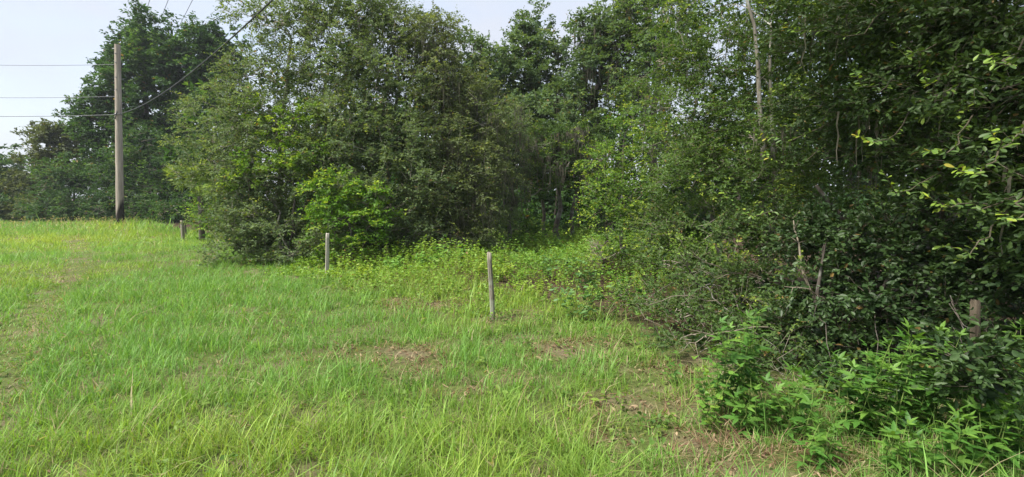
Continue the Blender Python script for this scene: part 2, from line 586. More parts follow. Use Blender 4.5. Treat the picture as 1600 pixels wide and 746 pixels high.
def ground_material():
    m, nt, out = new_mat('soil_and_thatch')
    tc = nt.nodes.new('ShaderNodeTexCoord')

    def noise(scale, detail, ro=.6):
        n = nt.nodes.new('ShaderNodeTexNoise'); n.inputs['Scale'].default_value = scale; n.inputs['Detail'].default_value = detail; n.inputs['Roughness'].default_value = ro
        nt.links.new(tc.outputs['Object'], n.inputs['Vector']); return n

    def ramp(src, p0, c0, p1, c1):
        r = nt.nodes.new('ShaderNodeValToRGB'); e = r.color_ramp.elements
        e[0].position, e[0].color, e[1].position, e[1].color = p0, (*c0, 1), p1, (*c1, 1)
        nt.links.new(src, r.inputs['Fac']); return r
    n1, n2, n3 = noise(26, 10, .75), noise(1.1, 5), noise(5, 6)
    soil = ramp(n1.outputs['Fac'], .35, (0.075, 0.055, 0.038), .68, (0.26, 0.20, 0.135))
    green = ramp(n1.outputs['Fac'], .3, (0.040, 0.058, 0.016), .7, (0.14, 0.165, 0.050))
    mk = ramp(n2.outputs['Fac'], .48, (0, 0, 0), .66, (1, 1, 1))
    mx = nt.nodes.new('ShaderNodeMixRGB')
    nt.links.new(mk.outputs['Color'], mx.inputs['Fac']); nt.links.new(green.outputs['Color'], mx.inputs['Color1']); nt.links.new(soil.outputs['Color'], mx.inputs['Color2'])
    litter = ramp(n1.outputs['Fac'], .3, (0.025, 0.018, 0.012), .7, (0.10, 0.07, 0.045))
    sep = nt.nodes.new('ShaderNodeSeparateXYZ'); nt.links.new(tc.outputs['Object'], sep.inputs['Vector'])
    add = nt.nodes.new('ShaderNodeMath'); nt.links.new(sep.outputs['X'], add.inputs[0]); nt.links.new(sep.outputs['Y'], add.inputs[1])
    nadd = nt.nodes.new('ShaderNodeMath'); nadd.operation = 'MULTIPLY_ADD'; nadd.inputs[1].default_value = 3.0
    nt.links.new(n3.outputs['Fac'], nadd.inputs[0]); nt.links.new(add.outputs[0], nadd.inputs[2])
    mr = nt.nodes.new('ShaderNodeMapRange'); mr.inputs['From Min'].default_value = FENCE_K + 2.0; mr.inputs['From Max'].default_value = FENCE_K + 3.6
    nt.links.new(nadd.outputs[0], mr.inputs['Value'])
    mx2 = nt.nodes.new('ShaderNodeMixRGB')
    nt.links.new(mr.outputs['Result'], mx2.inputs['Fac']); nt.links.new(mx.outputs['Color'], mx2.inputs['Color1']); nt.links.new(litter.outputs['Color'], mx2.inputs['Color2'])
    b = nt.nodes.new('ShaderNodeBsdfPrincipled'); b.inputs['Roughness'].default_value = 0.95; b.inputs['Specular IOR Level'].default_value = 0.1
    nt.links.new(mx2.outputs['Color'], b.inputs['Base Color'])
    bp = nt.nodes.new('ShaderNodeBump'); bp.inputs['Strength'].default_value = 0.7; bp.inputs['Distance'].default_value = 0.03
    nt.links.new(n1.outputs['Fac'], bp.inputs['Height']); nt.links.new(bp.outputs['Normal'], b.inputs['Normal'])
    nt.links.new(b.outputs['BSDF'], out.inputs['Surface'])
    return m


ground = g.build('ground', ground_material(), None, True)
tag(ground, 'grassy verge of sandy soil and thatch running up to the wood', 'ground', kind='structure')

# ------------------------------------------------------------------ grass
TRACK = np.array([G(118, 362), G(122, 380), G(132, 398), G(100, 440), G(62, 482), G(15, 560), G(-90, 700)])


def track_dist(x, y):
    d = np.full(np.shape(x), 99.0)
    for a, b in zip(TRACK[:-1], TRACK[1:]):
        ab = b - a
        t = np.clip(((x - a[0]) * ab[0] + (y - a[1]) * ab[1]) / (ab @ ab), 0, 1)
        d = np.minimum(d, np.hypot(x - a[0] - t * ab[0], y - a[1] - t * ab[1]))
    return d


BARE = [(*G(605, 556), .75, .42), (*G(655, 575), .36, .50), (*G(680, 480), .85, .35), (*G(628, 472), .40, .25), (*G(1000, 640), .55, .28),
        (*G(1090, 690), .45, .25), (*G(950, 690), .30, .20), (*G(1220, 725), .45, .22), (*G(915, 545), .7, .35), (*G(800, 600), .35, .15), (*G(790, 505), .6, .3),
        (*G(560, 455), .5, .25), (*G(1040, 585), .5, .25), (*G(700, 620), .3, .2), (*G(1170, 740), .35, .2), (*G(860, 560), .45, .2)]


def bareness(x, y):
    b = np.zeros(np.shape(x))
    wob = 0.35 * (fnoise(x, y, 0.35, 51) - .5)
    for cx, cy, rx, ry in BARE:
        d = np.hypot((x - cx) / rx, (y - cy) / ry) + wob * 2.2
        b = np.maximum(b, 1 - sstep(0.35, 1.25, d))
    return b


def make_grass(bands):
    g = Geo()
    for (y0, y1, dens, width, height, seg) in bands:
        # wedge the camera sees, with a margin
        area_n = int(dens * (1.06 * (y1 * y1 - y0 * y0) + 6.5 * (y1 - y0)))
        yy = np.sqrt(rng.uniform(y0 * y0, y1 * y1, area_n))
        xx = rng.uniform(-1, 1, area_n) * (1.06 * yy + 3.0) - 1.4
        we = wood_edge(xx, yy) + 1.0 * (fnoise(xx, yy, 1.6, 61) - .5)
        lim = 1.25 + 0.7 * sstep(12, 30, yy) + 1.4 * sstep(-.5, -2.5, xx) * (1 - sstep(9, 13, yy))
        lim = lim - 1.0 * sstep(.7, 1.7, xx) * (1 - sstep(6, 8, yy))
        keepm = we < lim
        xx, yy, we = xx[keepm], yy[keepm], we[keepm]
        ba = bareness(xx, yy)
        cl = fnoise(xx, yy, 0.16 + 0.02 * y0, 71)             # tufts
        td = track_dist(xx, yy)
        tr = 1 - sstep(0.10, 0.34 + 0.012 * yy, td + 0.35 * (fnoise(xx, yy, .5, 66) - .5))
        right = sstep(0.4, 2.2, xx) * (1 - sstep(5, 8, yy))
        thin = np.clip(1 - 0.60 * ba - 0.12 * tr - 0.1 * right, 0.04, 1) * (0.4 + 1.1 * sstep(.32, .6, cl))
        km = rng.random(len(xx)) < thin
        xx, yy, we, ba, cl, tr, right = (q[km] for q in (xx, yy, we, ba, cl, tr, right))
        n = len(xx)
        big = fnoise(xx, yy, 2.6, 81)
        h = height * rng.gamma(4, 1 / 4, n) * (0.6 + 0.8 * sstep(.3, .65, cl)) * (0.75 + .5 * big)
        h *= 1 - .55 * ba
        h *= 1 - .55 * tr
        h *= 1 + 0.5 * sstep(-0.4, .8, we) * sstep(8, 14, yy)
        near_pole = np.exp(-((xx + 25.5) ** 2 + (yy - 31) ** 2) / 60)
        h *= 1 + 1.3 * near_pole
        az = rng.uniform(0, 2 * math.pi, n)
        lean = np.abs(rng.normal(0.5, .32, n)) + .5 * (rng.random(n) < .15)
        dirh = np.stack([np.cos(az), np.sin(az), np.zeros(n)], 1)
        sd = np.stack([-np.sin(az + rng.normal(0, .5, n)), np.cos(az), np.zeros(n)], 1)
        sd = unit(sd)
        base = np.stack([xx, yy, gz(xx, yy) - .01], 1)
        w = width * rng.gamma(5, 1 / 5, n).clip(.35, 2.2)
        # colour of the blades themselves
        gA, gB, gY = np.array([0.122, 0.275, 0.050]), np.array([0.228, 0.40, 0.078]), np.array([0.38, 0.45, 0.055])
        t = np.clip(rng.random(n) * .6 + .5 * (big - .3), 0, 1)
        col = mixcol(gA, gB, t)
        yel = sstep(.55, .75, fnoise(xx, yy, 3.4, 91)) * .4
        yel = np.maximum(yel, .75 * np.exp(-((xx + 21) ** 2 / 40 + (yy - 21.5) ** 2 / 12)))
        yel = np.maximum(yel, .5 * np.exp(-((xx + yy - 5.0) ** 2) / 5.0) * sstep(18, 25, yy))
        yel = np.maximum(yel, .55 * np.exp(-((xx + 1.9) ** 2 / 2.5 + (yy - 3.0) ** 2 / .6)))
        yel = np.maximum(yel, .45 * sstep(-1.2, 0.6, we) * (1 - sstep(10, 13, yy)) * sstep(5.5, 7, yy))
        yel = np.clip(yel * rng.uniform(.3, 1.3, n), 0, 1)
        col = col * (1 - yel[:, None]) + gY * yel[:, None]
        straw = (rng.random(n) < 0.05 + .75 * ba + .30 * tr + .25 * right)
        light = (rng.random(n) < .10)
        col = np.where(light[:, None], col * 1.35 + np.array([.05, .05, .03]), col)
        sc = mixcol((0.30, 0.225, 0.12), (0.46, 0.40, 0.24), rng.random(n))
        sc = np.where((rng.random(n) < .65 * ba)[:, None], np.array([0.25, 0.145, 0.095]), sc)
        col = np.where(straw[:, None], sc, col)
        h = np.where(straw, h * .8, h)
        lean = np.where(straw, lean * 2.0 + .2, lean)
        rows = []
        for k in range(seg):
            f = k / seg
            c = base + UP * (h * (f - .25 * np.minimum(lean, 1.2) * f * f))[:, None] + dirh * (h * lean * f * f * 1.0 + h * .12 * f)[:, None]
            ww = w * (1 - .55 * f ** 1.5) * .5
            rows += [c - sd * ww[:, None], c + sd * ww[:, None]]
        tip = base + UP * (h * (1 - .25 * np.minimum(lean, 1.2)))[:, None] + dirh * (h * lean + h * .12)[:, None]
        v = np.stack(rows + [tip], 1)
        k = 2 * seg + 1
        off = (np.arange(n) * k)[:, None, None]
        tipf = np.array([[2 * seg - 2, 2 * seg - 1, 2 * seg]])
        g.add(v.reshape(-1, 3), (tipf + off).reshape(-1, 3), np.repeat(col, k, 0))
        if seg > 1:
            q = np.array([[2 * s, 2 * s + 1, 2 * s + 3, 2 * s + 2] for s in range(seg - 1)])
            f4 = (q + off).reshape(-1, 4) + g.n - n * k
            g.f4.append(f4); g.m4.append(np.zeros(len(f4), int))
    return g


gg = make_grass([(1.2, 3.5, 3200, .0046, .110, 3), (3.5, 6, 2250, .0060, .110, 2), (6, 10, 1450, .0075, .110, 2), (10, 17, 700, .0125, .105, 1), (17, 27, 300, .024, .11, 1), (27, 62, 80, .055, .11, 1)])
# seed stalks standing above the blades
yy = np.sqrt(rng.uniform(2.0 ** 2, 36 ** 2, 16000)); xx = rng.uniform(-1, 1, len(yy)) * (1.06 * yy + 1)
pp_ = np.clip(.02 + 5.0 / (yy * yy + 6) + .5 * np.exp(-((xx + 25.5) ** 2 + (yy - 31) ** 2) / 60), 0, 1) * (fnoise(xx, yy, 1.5, 201) > .5)
km = (rng.random(len(yy)) < pp_) & (wood_edge(xx, yy) < 1.0)
xx, yy = xx[km], yy[km]; n = len(xx)
sb = np.stack([xx, yy, gz(xx, yy)], 1)
sh_ = rng.uniform(.18, .40, n) * (1 + .5 * sstep(20, 30, yy))
se = sb + (UP + rng.normal(size=(n, 3)) * np.array([.3, .3, 0])) * sh_[:, None]
scol = mixcol((0.22, 0.26, 0.07), (0.46, 0.38, 0.22), rng.random(n))
twig_batch(gg, sb, sb, se, .0018 + .0006 * np.maximum(yy - 3, 0), scol, 0)
for q in range(3):
    leaf_batch(gg, se - UP * (.012 * q), unit(UP + rng.normal(size=(n, 3)) * .8), rdir(n), .05 + .002 * yy, .007 + .0012 * yy, scol, 0)
# flat broad-leaved herbs between the blades
yy = np.sqrt(rng.uniform(1.9 ** 2, 11 ** 2, 2600)); xx = rng.uniform(-1, 1, len(yy)) * (1.06 * yy + 1)
km = (fnoise(xx, yy, 1.1, 211) > .47) & (wood_edge(xx, yy) < .6)
xx, yy = xx[km], yy[km]; n = len(xx); m_ = 7
ti = np.repeat(np.arange(n), m_)
hp = np.stack([xx, yy, gz(xx, yy) + .02], 1)[ti] + rng.normal(size=(n * m_, 3)) * np.array([.03, .03, 0]) + UP * rng.uniform(0, .07, (n * m_, 1))
hd = unit(rng.normal(size=(n * m_, 3)) * np.array([1, 1, .2]) + UP * .3)
hs = rng.uniform(.6, 1.4, n)[ti]
leaf_batch(gg, hp, hd, unit(UP + rng.normal(size=(n * m_, 3)) * .35), .042 * hs, .024 * hs, mixcol((0.08, 0.17, 0.035), (0.20, 0.30, 0.05), rng.random(n))[ti], 0, True, .2, .15)
grass = gg.build('grass', M_GRASS)
tag(grass, 'tufted bright green grass covering the open verge', 'grass', kind='stuff')

# dry leaves and straw lying in the thin patches
g = Geo()
n = 22000
yy = np.sqrt(rng.uniform(1.8 ** 2, 11 ** 2, n)); xx = rng.uniform(-1, 1, n) * (1.06 * yy + 1)
km = (rng.random(n) < np.clip(bareness(xx, yy) + .12 * sstep(.2, 1.2, xx) * (1 - sstep(5, 7, yy)) + .05, 0, 1)) & (wood_edge(xx, yy) < 1.2)
xx, yy = xx[km], yy[km]; n = len(xx)
D = unit(np.stack([rng.normal(size=n), rng.normal(size=n), rng.normal(size=n) * .25], 1))
leaf_batch(g, np.stack([xx, yy, gz(xx, yy) + rng.uniform(.006, .035, n)], 1), D, unit(UP + rng.normal(size=(n, 3)) * .5), rng.uniform(.03, .075, n), rng.uniform(.008, .024, n),
           mixcol((0.16, 0.095, 0.06), (0.38, 0.29, 0.18), rng.random(n)), 0, False, .4, .2)
lit = g.build('leaf_litter', M_DRY)
tag(lit, 'dry brown leaves and straw scattered over the thin patches', 'litter', kind='stuff')


# ------------------------------------------------------------------ leafy undergrowth beyond the fence
def make_undergrowth():
    g = Geo()
    n = 37000
    yy = np.sqrt(rng.uniform(3 ** 2, 22 ** 2, n)); xx = rng.uniform(-1, 1, n) * (1.06 * yy + 1)
    px = 800 + F_PX * xx / yy
    e = wood_edge(xx, yy) + .8 * (fnoise(xx, yy, 1.2, 161) - .5) + 1.1 * sstep(0.2, -.6, xx) * (1 - sstep(12, 14, yy))
    clear = (px > 735) & (px < 1120)                          # the open gap between the two thickets
    dens = np.where(clear, sstep(-.2, 1.0, e), sstep(0.1, .9, e) * (1 - sstep(3.0, 4.5, e)) * .9)
    left = sstep(18, 22, yy)
    dens *= np.where(e < .9, .35 + .9 * sstep(.42, .6, fnoise(xx, yy, .7, 165)), 1)
    dens = dens * (1 - left) * np.clip(yy / 9, .35, 1.2)
    km = rng.random(n) < dens
    xx, yy, e = xx[km], yy[km], e[km]; n = len(xx)
    big = fnoise(xx, yy, 1.3, 171)
    h = (.16 + .42 * sstep(.3, .75, big)) * rng.uniform(.5, 1.15, n) * (.55 + .6 * sstep(0, 3, e))
    base = np.stack([xx, yy, gz(xx, yy)], 1)
    tilt = rng.normal(size=(n, 3)) * np.array([.25, .25, 0])
    top = base + (UP + tilt) * h[:, None]
    mid = base + (UP + tilt * .3) * (h * .5)[:, None]
    twig_batch(g, base, mid, top, .0035, mixcol((0.10, 0.14, 0.03), (0.22, 0.16, 0.06), rng.random(n)), 1)
    m = 8
    ti = np.repeat(np.arange(n), m); N_ = n * m
    f = np.tile((np.arange(m) + .5) / m, n) * .75 + .25
    pos = base[ti] + (top - base)[ti] * f[:, None]
    D = unit(rng.normal(size=(N_, 3)) * np.array([1, 1, .25]) + UP * .15)
    s = rng.uniform(.6, 1.3, N_) * np.clip(yy[ti] / 9, .75, 1.4)
    kind = fnoise(xx, yy, .9, 181)[ti] + rng.normal(size=N_) * .06
    col = mixcol((0.09, 0.21, 0.030), (0.20, 0.36, 0.045), rng.random(N_))
    yl = np.maximum(sstep(.52, .70, kind) * .6, .45 * rng.random(N_) * (sstep(0.2, -.6, xx) * (1 - sstep(11.5, 13, yy)))[ti])
    col = col * (1 - yl[:, None]) + np.array([0.30, 0.42, 0.05]) * yl[:, None]
    red = rng.random(N_) < .012
    col[red] = np.array([0.24, 0.12, 0.05])
    leaf_batch(g, pos, D, unit(UP + rng.normal(size=(N_, 3)) * .4), .062 * s, .034 * s, col, 0, False, .2, .12)
    return g


ug = make_undergrowth().build('undergrowth', [M_WEED, M_TWIG])
tag(ug, 'low leafy yellow-green undergrowth filling the gap between the thickets', 'undergrowth', kind='stuff')

# ------------------------------------------------------------------ leaf styles
def style(**k):
    d = dict(clumps=3.0, twigs=7, leaves=9, clump_size=.22, twig_len=.32, twig_r=.003, L=.07, W=.032, c1=(0.035, 0.065, 0.016), c2=(0.085, 0.13, 0.03))
    d.update(k)
    return d


FAR_OAK = style(clumps=1.5, twigs=7, leaves=7, clump_size=.5, twig_len=.7, twig_r=.010, twig_share=.3, L=.34, W=.18, c1=(0.026, 0.070, 0.022), c2=(0.065, 0.138, 0.034), new=.25, c_new=(0.13, 0.23, 0.045), depth=.4, stray=.1, lump=.36, clump_flat=1)
FINE = style(clumps=8.4, twigs=7, leaves=9, clump_size=.19, twig_len=.42, twig_r=.006, twig_share=.6, L=.085, W=.048, c1=(0.085, 0.138, 0.058), c2=(0.175, 0.245, 0.098), new=.08, c_new=(0.30, 0.36, 0.06), depth=.45, stray=.12, droop=.42, spread=1.0, flat=.8, twig_a=(.16, .145, .115), twig_b=(.30, .275, .22))
BACK_OAK = style(clumps=3.2, twigs=7, leaves=8, clump_size=.32, twig_len=.46, twig_r=.007, twig_share=.4, L=.18, W=.10, c1=(0.070, 0.125, 0.055), c2=(0.135, 0.21, 0.080), new=.15, c_new=(0.21, 0.28, 0.06), depth=.4, stray=.1, lump=.3)
BRIGHT = style(clumps=11, twigs=6, leaves=7, clump_size=.16, twig_len=.28, twig_r=.004, twig_share=.5, L=.09, W=.065, c1=(0.07, 0.17, 0.022), c2=(0.16, 0.30, 0.035), new=.5, c_new=(0.36, 0.46, 0.055), depth=.5, stray=.12, flat=.45)
GREEN = style(clumps=9, twigs=7, leaves=8, clump_size=.18, twig_len=.3, twig_r=.004, twig_share=.5, L=.085, W=.052, c1=(0.05, 0.115, 0.022), c2=(0.12, 0.22, 0.034), new=.35, c_new=(0.30, 0.40, 0.045), depth=.5, stray=.1)
NEAR_FINE = style(clumps=20, twigs=7, leaves=10, clump_size=.13, twig_len=.28, twig_r=.003, twig_share=.7, L=.052, W=.028, c1=(0.060, 0.120, 0.032), c2=(0.145, 0.235, 0.055), new=.16, c_new=(0.32, 0.41, 0.055), depth=.45, stray=.14, droop=.35, spread=1.0, twig_a=(.14, .12, .09), twig_b=(.27, .24, .19))
NEAR_OAK = style(clumps=29, twigs=6, leaves=8, clump_size=.13, twig_len=.22, twig_r=.003, twig_share=.7, L=.060, W=.028, c1=(0.038, 0.078, 0.022), c2=(0.095, 0.160, 0.038), new=.05, c_new=(0.26, 0.36, 0.045), oval=True, depth=.5, stray=.08, twig_a=(.10, .085, .06), twig_b=(.2, .17, .13), fwd=1.0)
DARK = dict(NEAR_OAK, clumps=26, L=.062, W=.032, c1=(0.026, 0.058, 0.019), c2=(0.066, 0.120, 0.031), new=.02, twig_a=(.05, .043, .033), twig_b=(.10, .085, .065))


def foot(px, py):
    x, y = G(px, py)
    return ground_at(x, y)


def foot_at(px, y):
    x = (px - 800) / F_PX * y
    return ground_at(x, y)


# ------------------------------------------------------------------ far trees at the left, behind the pole
b = foot_at(10, 47)
tree('oak_tree', 'low dark tree at the far left edge of the field', 'tree', b, [(b, P(12, 285, 47), .22, (0.2, 0, 0))],
     lobes_px([(5, 275, 47, 32, 32, 2.0, 1), (-35, 290, 47, 40, 45, 2.4, .8), (20, 315, 46, 38, 26, 2.0, 1), (0, 330, 41, 40, 14, 1.4, 1.1), (-60, 325, 42, 40, 22, 1.6, 1)]), FAR_OAK, 'trees along the far edge of the field')
b = foot_at(80, 46)
tree('oak_tree', 'olive grey rounded tree behind the low bushy tree, between field edge and pole', 'tree', b, [(b, P(85, 230, 46), .25, (0, 0, 0))],
     lobes_px([(92, 232, 46, 30, 30, 2.0, 1), (68, 275, 46, 34, 34, 2.2, 1), (112, 270, 46, 34, 34, 2.2, 1), (60, 315, 45, 36, 28, 2.0, 1), (48, 330, 41, 34, 15, 1.4, 1.1), (100, 215, 46, 20, 18, 1.3, 1)]),
     dict(FAR_OAK, c1=(0.055, 0.08, 0.032), c2=(0.12, 0.15, 0.055), new=.05), 'trees along the far edge of the field')
b = foot_at(112, 40)
tree('bushy_tree', 'low bushy dark green tree spreading to the ground, left of the utility pole', 'tree', b, [(b, P(118, 290, 40), .16, (0, 0, 0))],
     lobes_px([(118, 290, 40, 46, 30, 2.0, 1), (85, 318, 39.5, 36, 24, 1.6, 1), (150, 318, 39.5, 44, 28, 1.8, 1), (112, 332, 38.8, 56, 15, 1.2, 1.2)]),
     dict(FAR_OAK, L=.20, W=.10, new=.3), 'trees along the far edge of the field')
b = foot_at(225, 44)
tree('oak_tree', 'tallest dark green oak directly behind the utility pole', 'tree', b, [(b, P(225, 90, 44), .45, (0.3, 0, 0)), (b + [.6, 0, 0], P(262, 120, 44), .3, (0.3, 0, 0))],
     lobes_px([(238, 62, 44, 34, 34, 1.9, 1.2), (205, 78, 44, 26, 26, 1.6, 1.1), (262, 110, 43.5, 42, 44, 2.4, 1.1), (205, 130, 43.5, 34, 40, 2.2, 1.1), (166, 165, 43, 26, 26, 1.7, .9), (140, 185, 42.5, 26, 16, 1.4, .9), (165, 205, 43, 50, 24, 2.0, 1), (160, 135, 43.5, 16, 14, 1.0, .6),
               (240, 190, 43, 60, 44, 2.6, 1), (190, 255, 43, 60, 45, 2.6, 1), (265, 260, 43, 60, 50, 2.6, 1), (175, 105, 44, 14, 14, .9, .7), (165, 110, 44, 10, 9, .6, .5)]), FAR_OAK, 'trees along the far edge of the field')
b = foot_at(325, 44)
tree('oak_tree', 'broad dark green oak with twin rounded tops right of the pole', 'tree', b, [(b, P(325, 110, 44), .4, (0, 0, 0))],
     lobes_px([(318, 72, 44, 30, 30, 1.8, 1.2), (345, 92, 44, 28, 40, 1.8, 1.1), (300, 110, 43.5, 34, 40, 2.2, 1.1), (335, 150, 43.5, 50, 46, 2.6, 1), (310, 215, 43, 55, 50, 2.6, 1), (330, 280, 43, 55, 50, 2.6, 1)]), FAR_OAK, 'trees along the far edge of the field')
b = foot_at(230, 39)
tree('bushy_tree', 'mid green bushy tree with layered boughs close behind the foot of the pole', 'tree', b, [(b, P(235, 240, 39), .2, (0, 0, 0))],
     lobes_px([(225, 222, 39, 44, 26, 1.9, 1), (258, 262, 38.5, 48, 30, 1.9, 1), (205, 275, 38.5, 50, 32, 1.9, 1), (240, 312, 38, 56, 26, 1.7, 1), (178, 318, 38, 40, 22, 1.5, 1), (275, 318, 37.5, 40, 24, 1.5, 1), (150, 285, 41, 44, 36, 1.6, 1), (275, 285, 41, 44, 36, 1.6, 1), (150, 334, 38, 46, 10, 1.0, 1.2), (240, 334, 37.5, 50, 10, 1.0, 1.2)]),
     dict(FAR_OAK, L=.20, W=.10, new=.4, c_new=(0.14, 0.25, 0.035)), 'trees along the far edge of the field')

# ------------------------------------------------------------------ thicket in the middle
b = foot_at(440, 15.0)
tree('oak_tree', 'sparse feathery grey-green tree at the left end of the middle thicket', 'tree', b,
     [(b, P(455, 60, 15), .12, (-.2, 0, 0)), (b + [-.3, -.2, 0], P(385, 190, 14.5), .08, (-.2, 0, .2)), (b + [.3, 0, 0], P(520, 60, 15.5), .1, (.1, 0, 0))],
     lobes_px([(440, 40, 15, 62, 34, 1.2, .55), (405, 25, 15, 36, 26, .8, .35), (490, 20, 15, 46, 40, 1.1, .7), (410, 120, 14.8, 56, 42, 1.1, .8), (365, 190, 14.5, 56, 40, 1.1, .85), (430, 200, 14.2, 62, 56, 1.2, 1), (345, 255, 14, 42, 40, .9, .9),
               (400, 290, 13.6, 66, 56, 1.2, 1), (390, 345, 13.0, 56, 40, .9, .9), (375, 385, 12.6, 46, 24, .7, .9), (440, 370, 13, 60, 40, 1, .9), (455, 398, 12.4, 50, 18, .5, .9)]),
     dict(FINE, stray=.2), 'trees of the middle thicket', bark=M_PALE, branch_r=.016, nb=12, core_amt=1.0, core_size=.2)
b = foot_at(575, 15.0)
tree('oak_tree', 'tall dense grey-green tree in the middle of the thicket behind the leaning post', 'tree', b,
     [(b, P(560, 30, 15), .13, (.1, 0, 0)), (b + [.4, .1, 0], P(610, 60, 15), .1, (.2, 0, 0)), (b + [-.4, -.2, 0], P(505, 140, 14.5), .09, (-.2, 0, 0))],
     lobes_px([(545, 15, 15, 56, 44, 1.1, .9), (600, 40, 15, 46, 46, 1.1, .9), (520, 100, 14.6, 64, 56, 1.2, .95), (600, 120, 14.5, 70, 60, 1.3, 1), (550, 200, 14, 82, 66, 1.4, 1), (620, 220, 13.8, 66, 60, 1.2, 1), (500, 270, 13.4, 56, 56, 1, 1), (600, 310, 13.4, 80, 60, 1.3, 1),
               (560, 370, 13.2, 80, 44, 1.1, .9), (640, 370, 13.2, 46, 40, .8, .9), (610, 398, 12.7, 50, 18, .5, .9)]),
     FINE, 'trees of the middle thicket', bark=M_PALE, branch_r=.016, nb=12, core_amt=1.3, core_size=.2)
b = foot_at(705, 15.2)
tree('oak_tree', 'drooping olive-grey tree hung with brown moss at the right end of the middle thicket', 'tree', b,
     [(b, P(680, 90, 15.2), .12, (.1, 0, 0)), (b + [.5, .3, 0], P(745, 160, 15.2), .09, (.1, 0, 0)), (b + [-.4, -.3, 0], P(665, 200, 14.6), .07, (0, 0, 0)), (b + [.2, -.5, 0], P(720, 250, 14.4), .06, (.1, 0, 0))],
     lobes_px([(655, 70, 15.2, 50, 44, 1.1, .9), (690, 60, 15.4, 26, 40, .7, .5), (690, 140, 15, 60, 54, 1.2, 1), (745, 190, 15, 44, 50, 1.1, 1), (690, 230, 14.4, 66, 60, 1.2, 1), (755, 270, 14.4, 36, 50, .8, .9), (690, 310, 14, 60, 50, 1, .9), (745, 330, 14.2, 36, 40, .7, .8), (690, 368, 13.6, 56, 36, .8, .8), (750, 375, 13.8, 34, 30, .6, .8)]),
     dict(FINE, c1=(0.088, 0.125, 0.050), c2=(0.18, 0.228, 0.088), droop=.7), 'trees of the middle thicket', bark=M_BARK, moss=(80, .75, .020, .9), branch_r=.016, nb=12, core_amt=1.0, core_size=.2)
b = foot_at(548, 11.9)
tree('leafy_shrub', 'bright lime-green broadleaf shrub just right of the white leaning fence post', 'shrub', b, [(b, P(540, 310, 12), .035, (0.05, 0, 0)), (b + [.15, .1, 0], P(580, 330, 12), .03, (0, 0, 0)), (b + [-.2, .1, 0], P(505, 300, 12.2), .03, (0, 0, 0))],
     lobes_px([(535, 288, 12.2, 34, 18, .4, 1), (500, 300, 12.2, 24, 16, .35, .8), (572, 318, 12, 34, 20, .45, 1), (530, 340, 11.7, 42, 22, .45, 1), (582, 352, 11.8, 34, 20, .4, .8), (545, 385, 11.9, 50, 20, .4, .6)]), BRIGHT, branch_r=.008, nb=3, core_amt=.2)
b = foot_at(445, 12.9)
tree('leafy_shrub', 'yellow-green young tree poking through the left side of the middle thicket', 'shrub', b, [(b, P(455, 215, 12.9), .04, (0.1, 0, 0))],
     lobes_px([(470, 185, 13.2, 30, 16, .4, .7), (440, 215, 13, 26, 16, .4, .7), (475, 248, 12.8, 34, 18, .45, .9), (425, 262, 12.7, 44, 18, .5, .9), (385, 282, 12.7, 34, 14, .4, .7), (405, 175, 13.4, 18, 10, .3, .6)]),
     dict(BRIGHT, c2=(0.19, 0.29, 0.03)), branch_r=.009, nb=3, core_amt=0)
b = foot_at(335, 20.5)
tree('leafy_shrub', 'yellow-green shrub behind the small far fence post', 'shrub', b, [(b, P(335, 310, 20.5), .05, (0, 0, 0))],
     lobes_px([(345, 292, 20.5, 30, 26, .9, .9), (322, 322, 19.2, 20, 14, .4, 1.2), (322, 360, 17.8, 9, 13, .2, 5), (324, 340, 17.9, 12, 14, .25, 3), (350, 330, 20, 36, 22, .8, .9), (338, 342, 19.8, 26, 12, .6, .9)]), dict(BRIGHT, clumps=4, L=.10, W=.06, clump_size=.25, twig_len=.4), branch_r=.012, nb=3, core_amt=.2)
b = foot_at(290, 24)
tree('leafy_shrub', 'dark green shrub in shade between the palm and the pole', 'shrub', b, [(b, P(290, 320, 24), .05, (0, 0, 0))],
     lobes_px([(285, 318, 24, 34, 22, .9, 1), (255, 330, 26, 30, 14, .8, 1)]), dict(FAR_OAK, clumps=3, L=.12, W=.06, clump_size=.3, twig_len=.4), branch_r=.012, nb=3, core_amt=.4)


def palm(base, label, h):
    root = thing('palm', label, 'palm', tuple(base))
    bpy.context.view_layer.update()
    g = Geo(); tube(g, curve_pts(base, base + [0, 0, h], (0.03, 0, 0), 6, .01), np.linspace(.11, .09, 6), 9, (1, 1, 1), 0, wob=.12)
    keep(g.build('trunk', M_BARK, None, True), root)
    top = base + np.array([0, 0, h])
    for k in range(13):
        g = Geo()
        az, el = k * 2.4 + rng.uniform(-.2, .2), .15 + 1.2 * ((k * .382) % 1)
        d = np.array([math.cos(az) * math.cos(el), math.sin(az) * math.cos(el), math.sin(el)])
        pl = rng.uniform(.6, .9)
        hub = top + d * pl - UP * .12 * (1 - math.sin(el))
        pts = np.array([top, top + d * pl * .5, hub])
        tone = rng.random()
        col = np.array([0.15, 0.26, 0.06]) * (1 - tone) + np.array([0.30, 0.39, 0.10]) * tone
        tube(g, pts, [.016, .012, .009], 4, col, 0, cap=False)
        s = unit(np.cross(d, UP)); n = np.cross(s, d)
        ro = rng.uniform(-1.0, 1.0)
        s, n = s * math.cos(ro) + n * math.sin(ro), n * math.cos(ro) - s * math.sin(ro)
        nl = 24
        a = np.linspace(-1.75, 1.75, nl) + rng.normal(size=nl) * .03
        ld = unit(np.cos(a)[:, None] * d + np.sin(a)[:, None] * s + n * .15 * np.abs(np.sin(a))[:, None] + rng.normal(size=(nl, 3)) * .04)
        leaf_batch(g, np.repeat(hub[None], nl, 0), ld, np.repeat(n[None], nl, 0), .78 * (.75 + .25 * np.cos(a * .8)), .055, col * rng.uniform(.8, 1.2, (nl, 1)), 0, True, .4, .22)
        keep(g.build('frond', M_LEAF), root)
    return root


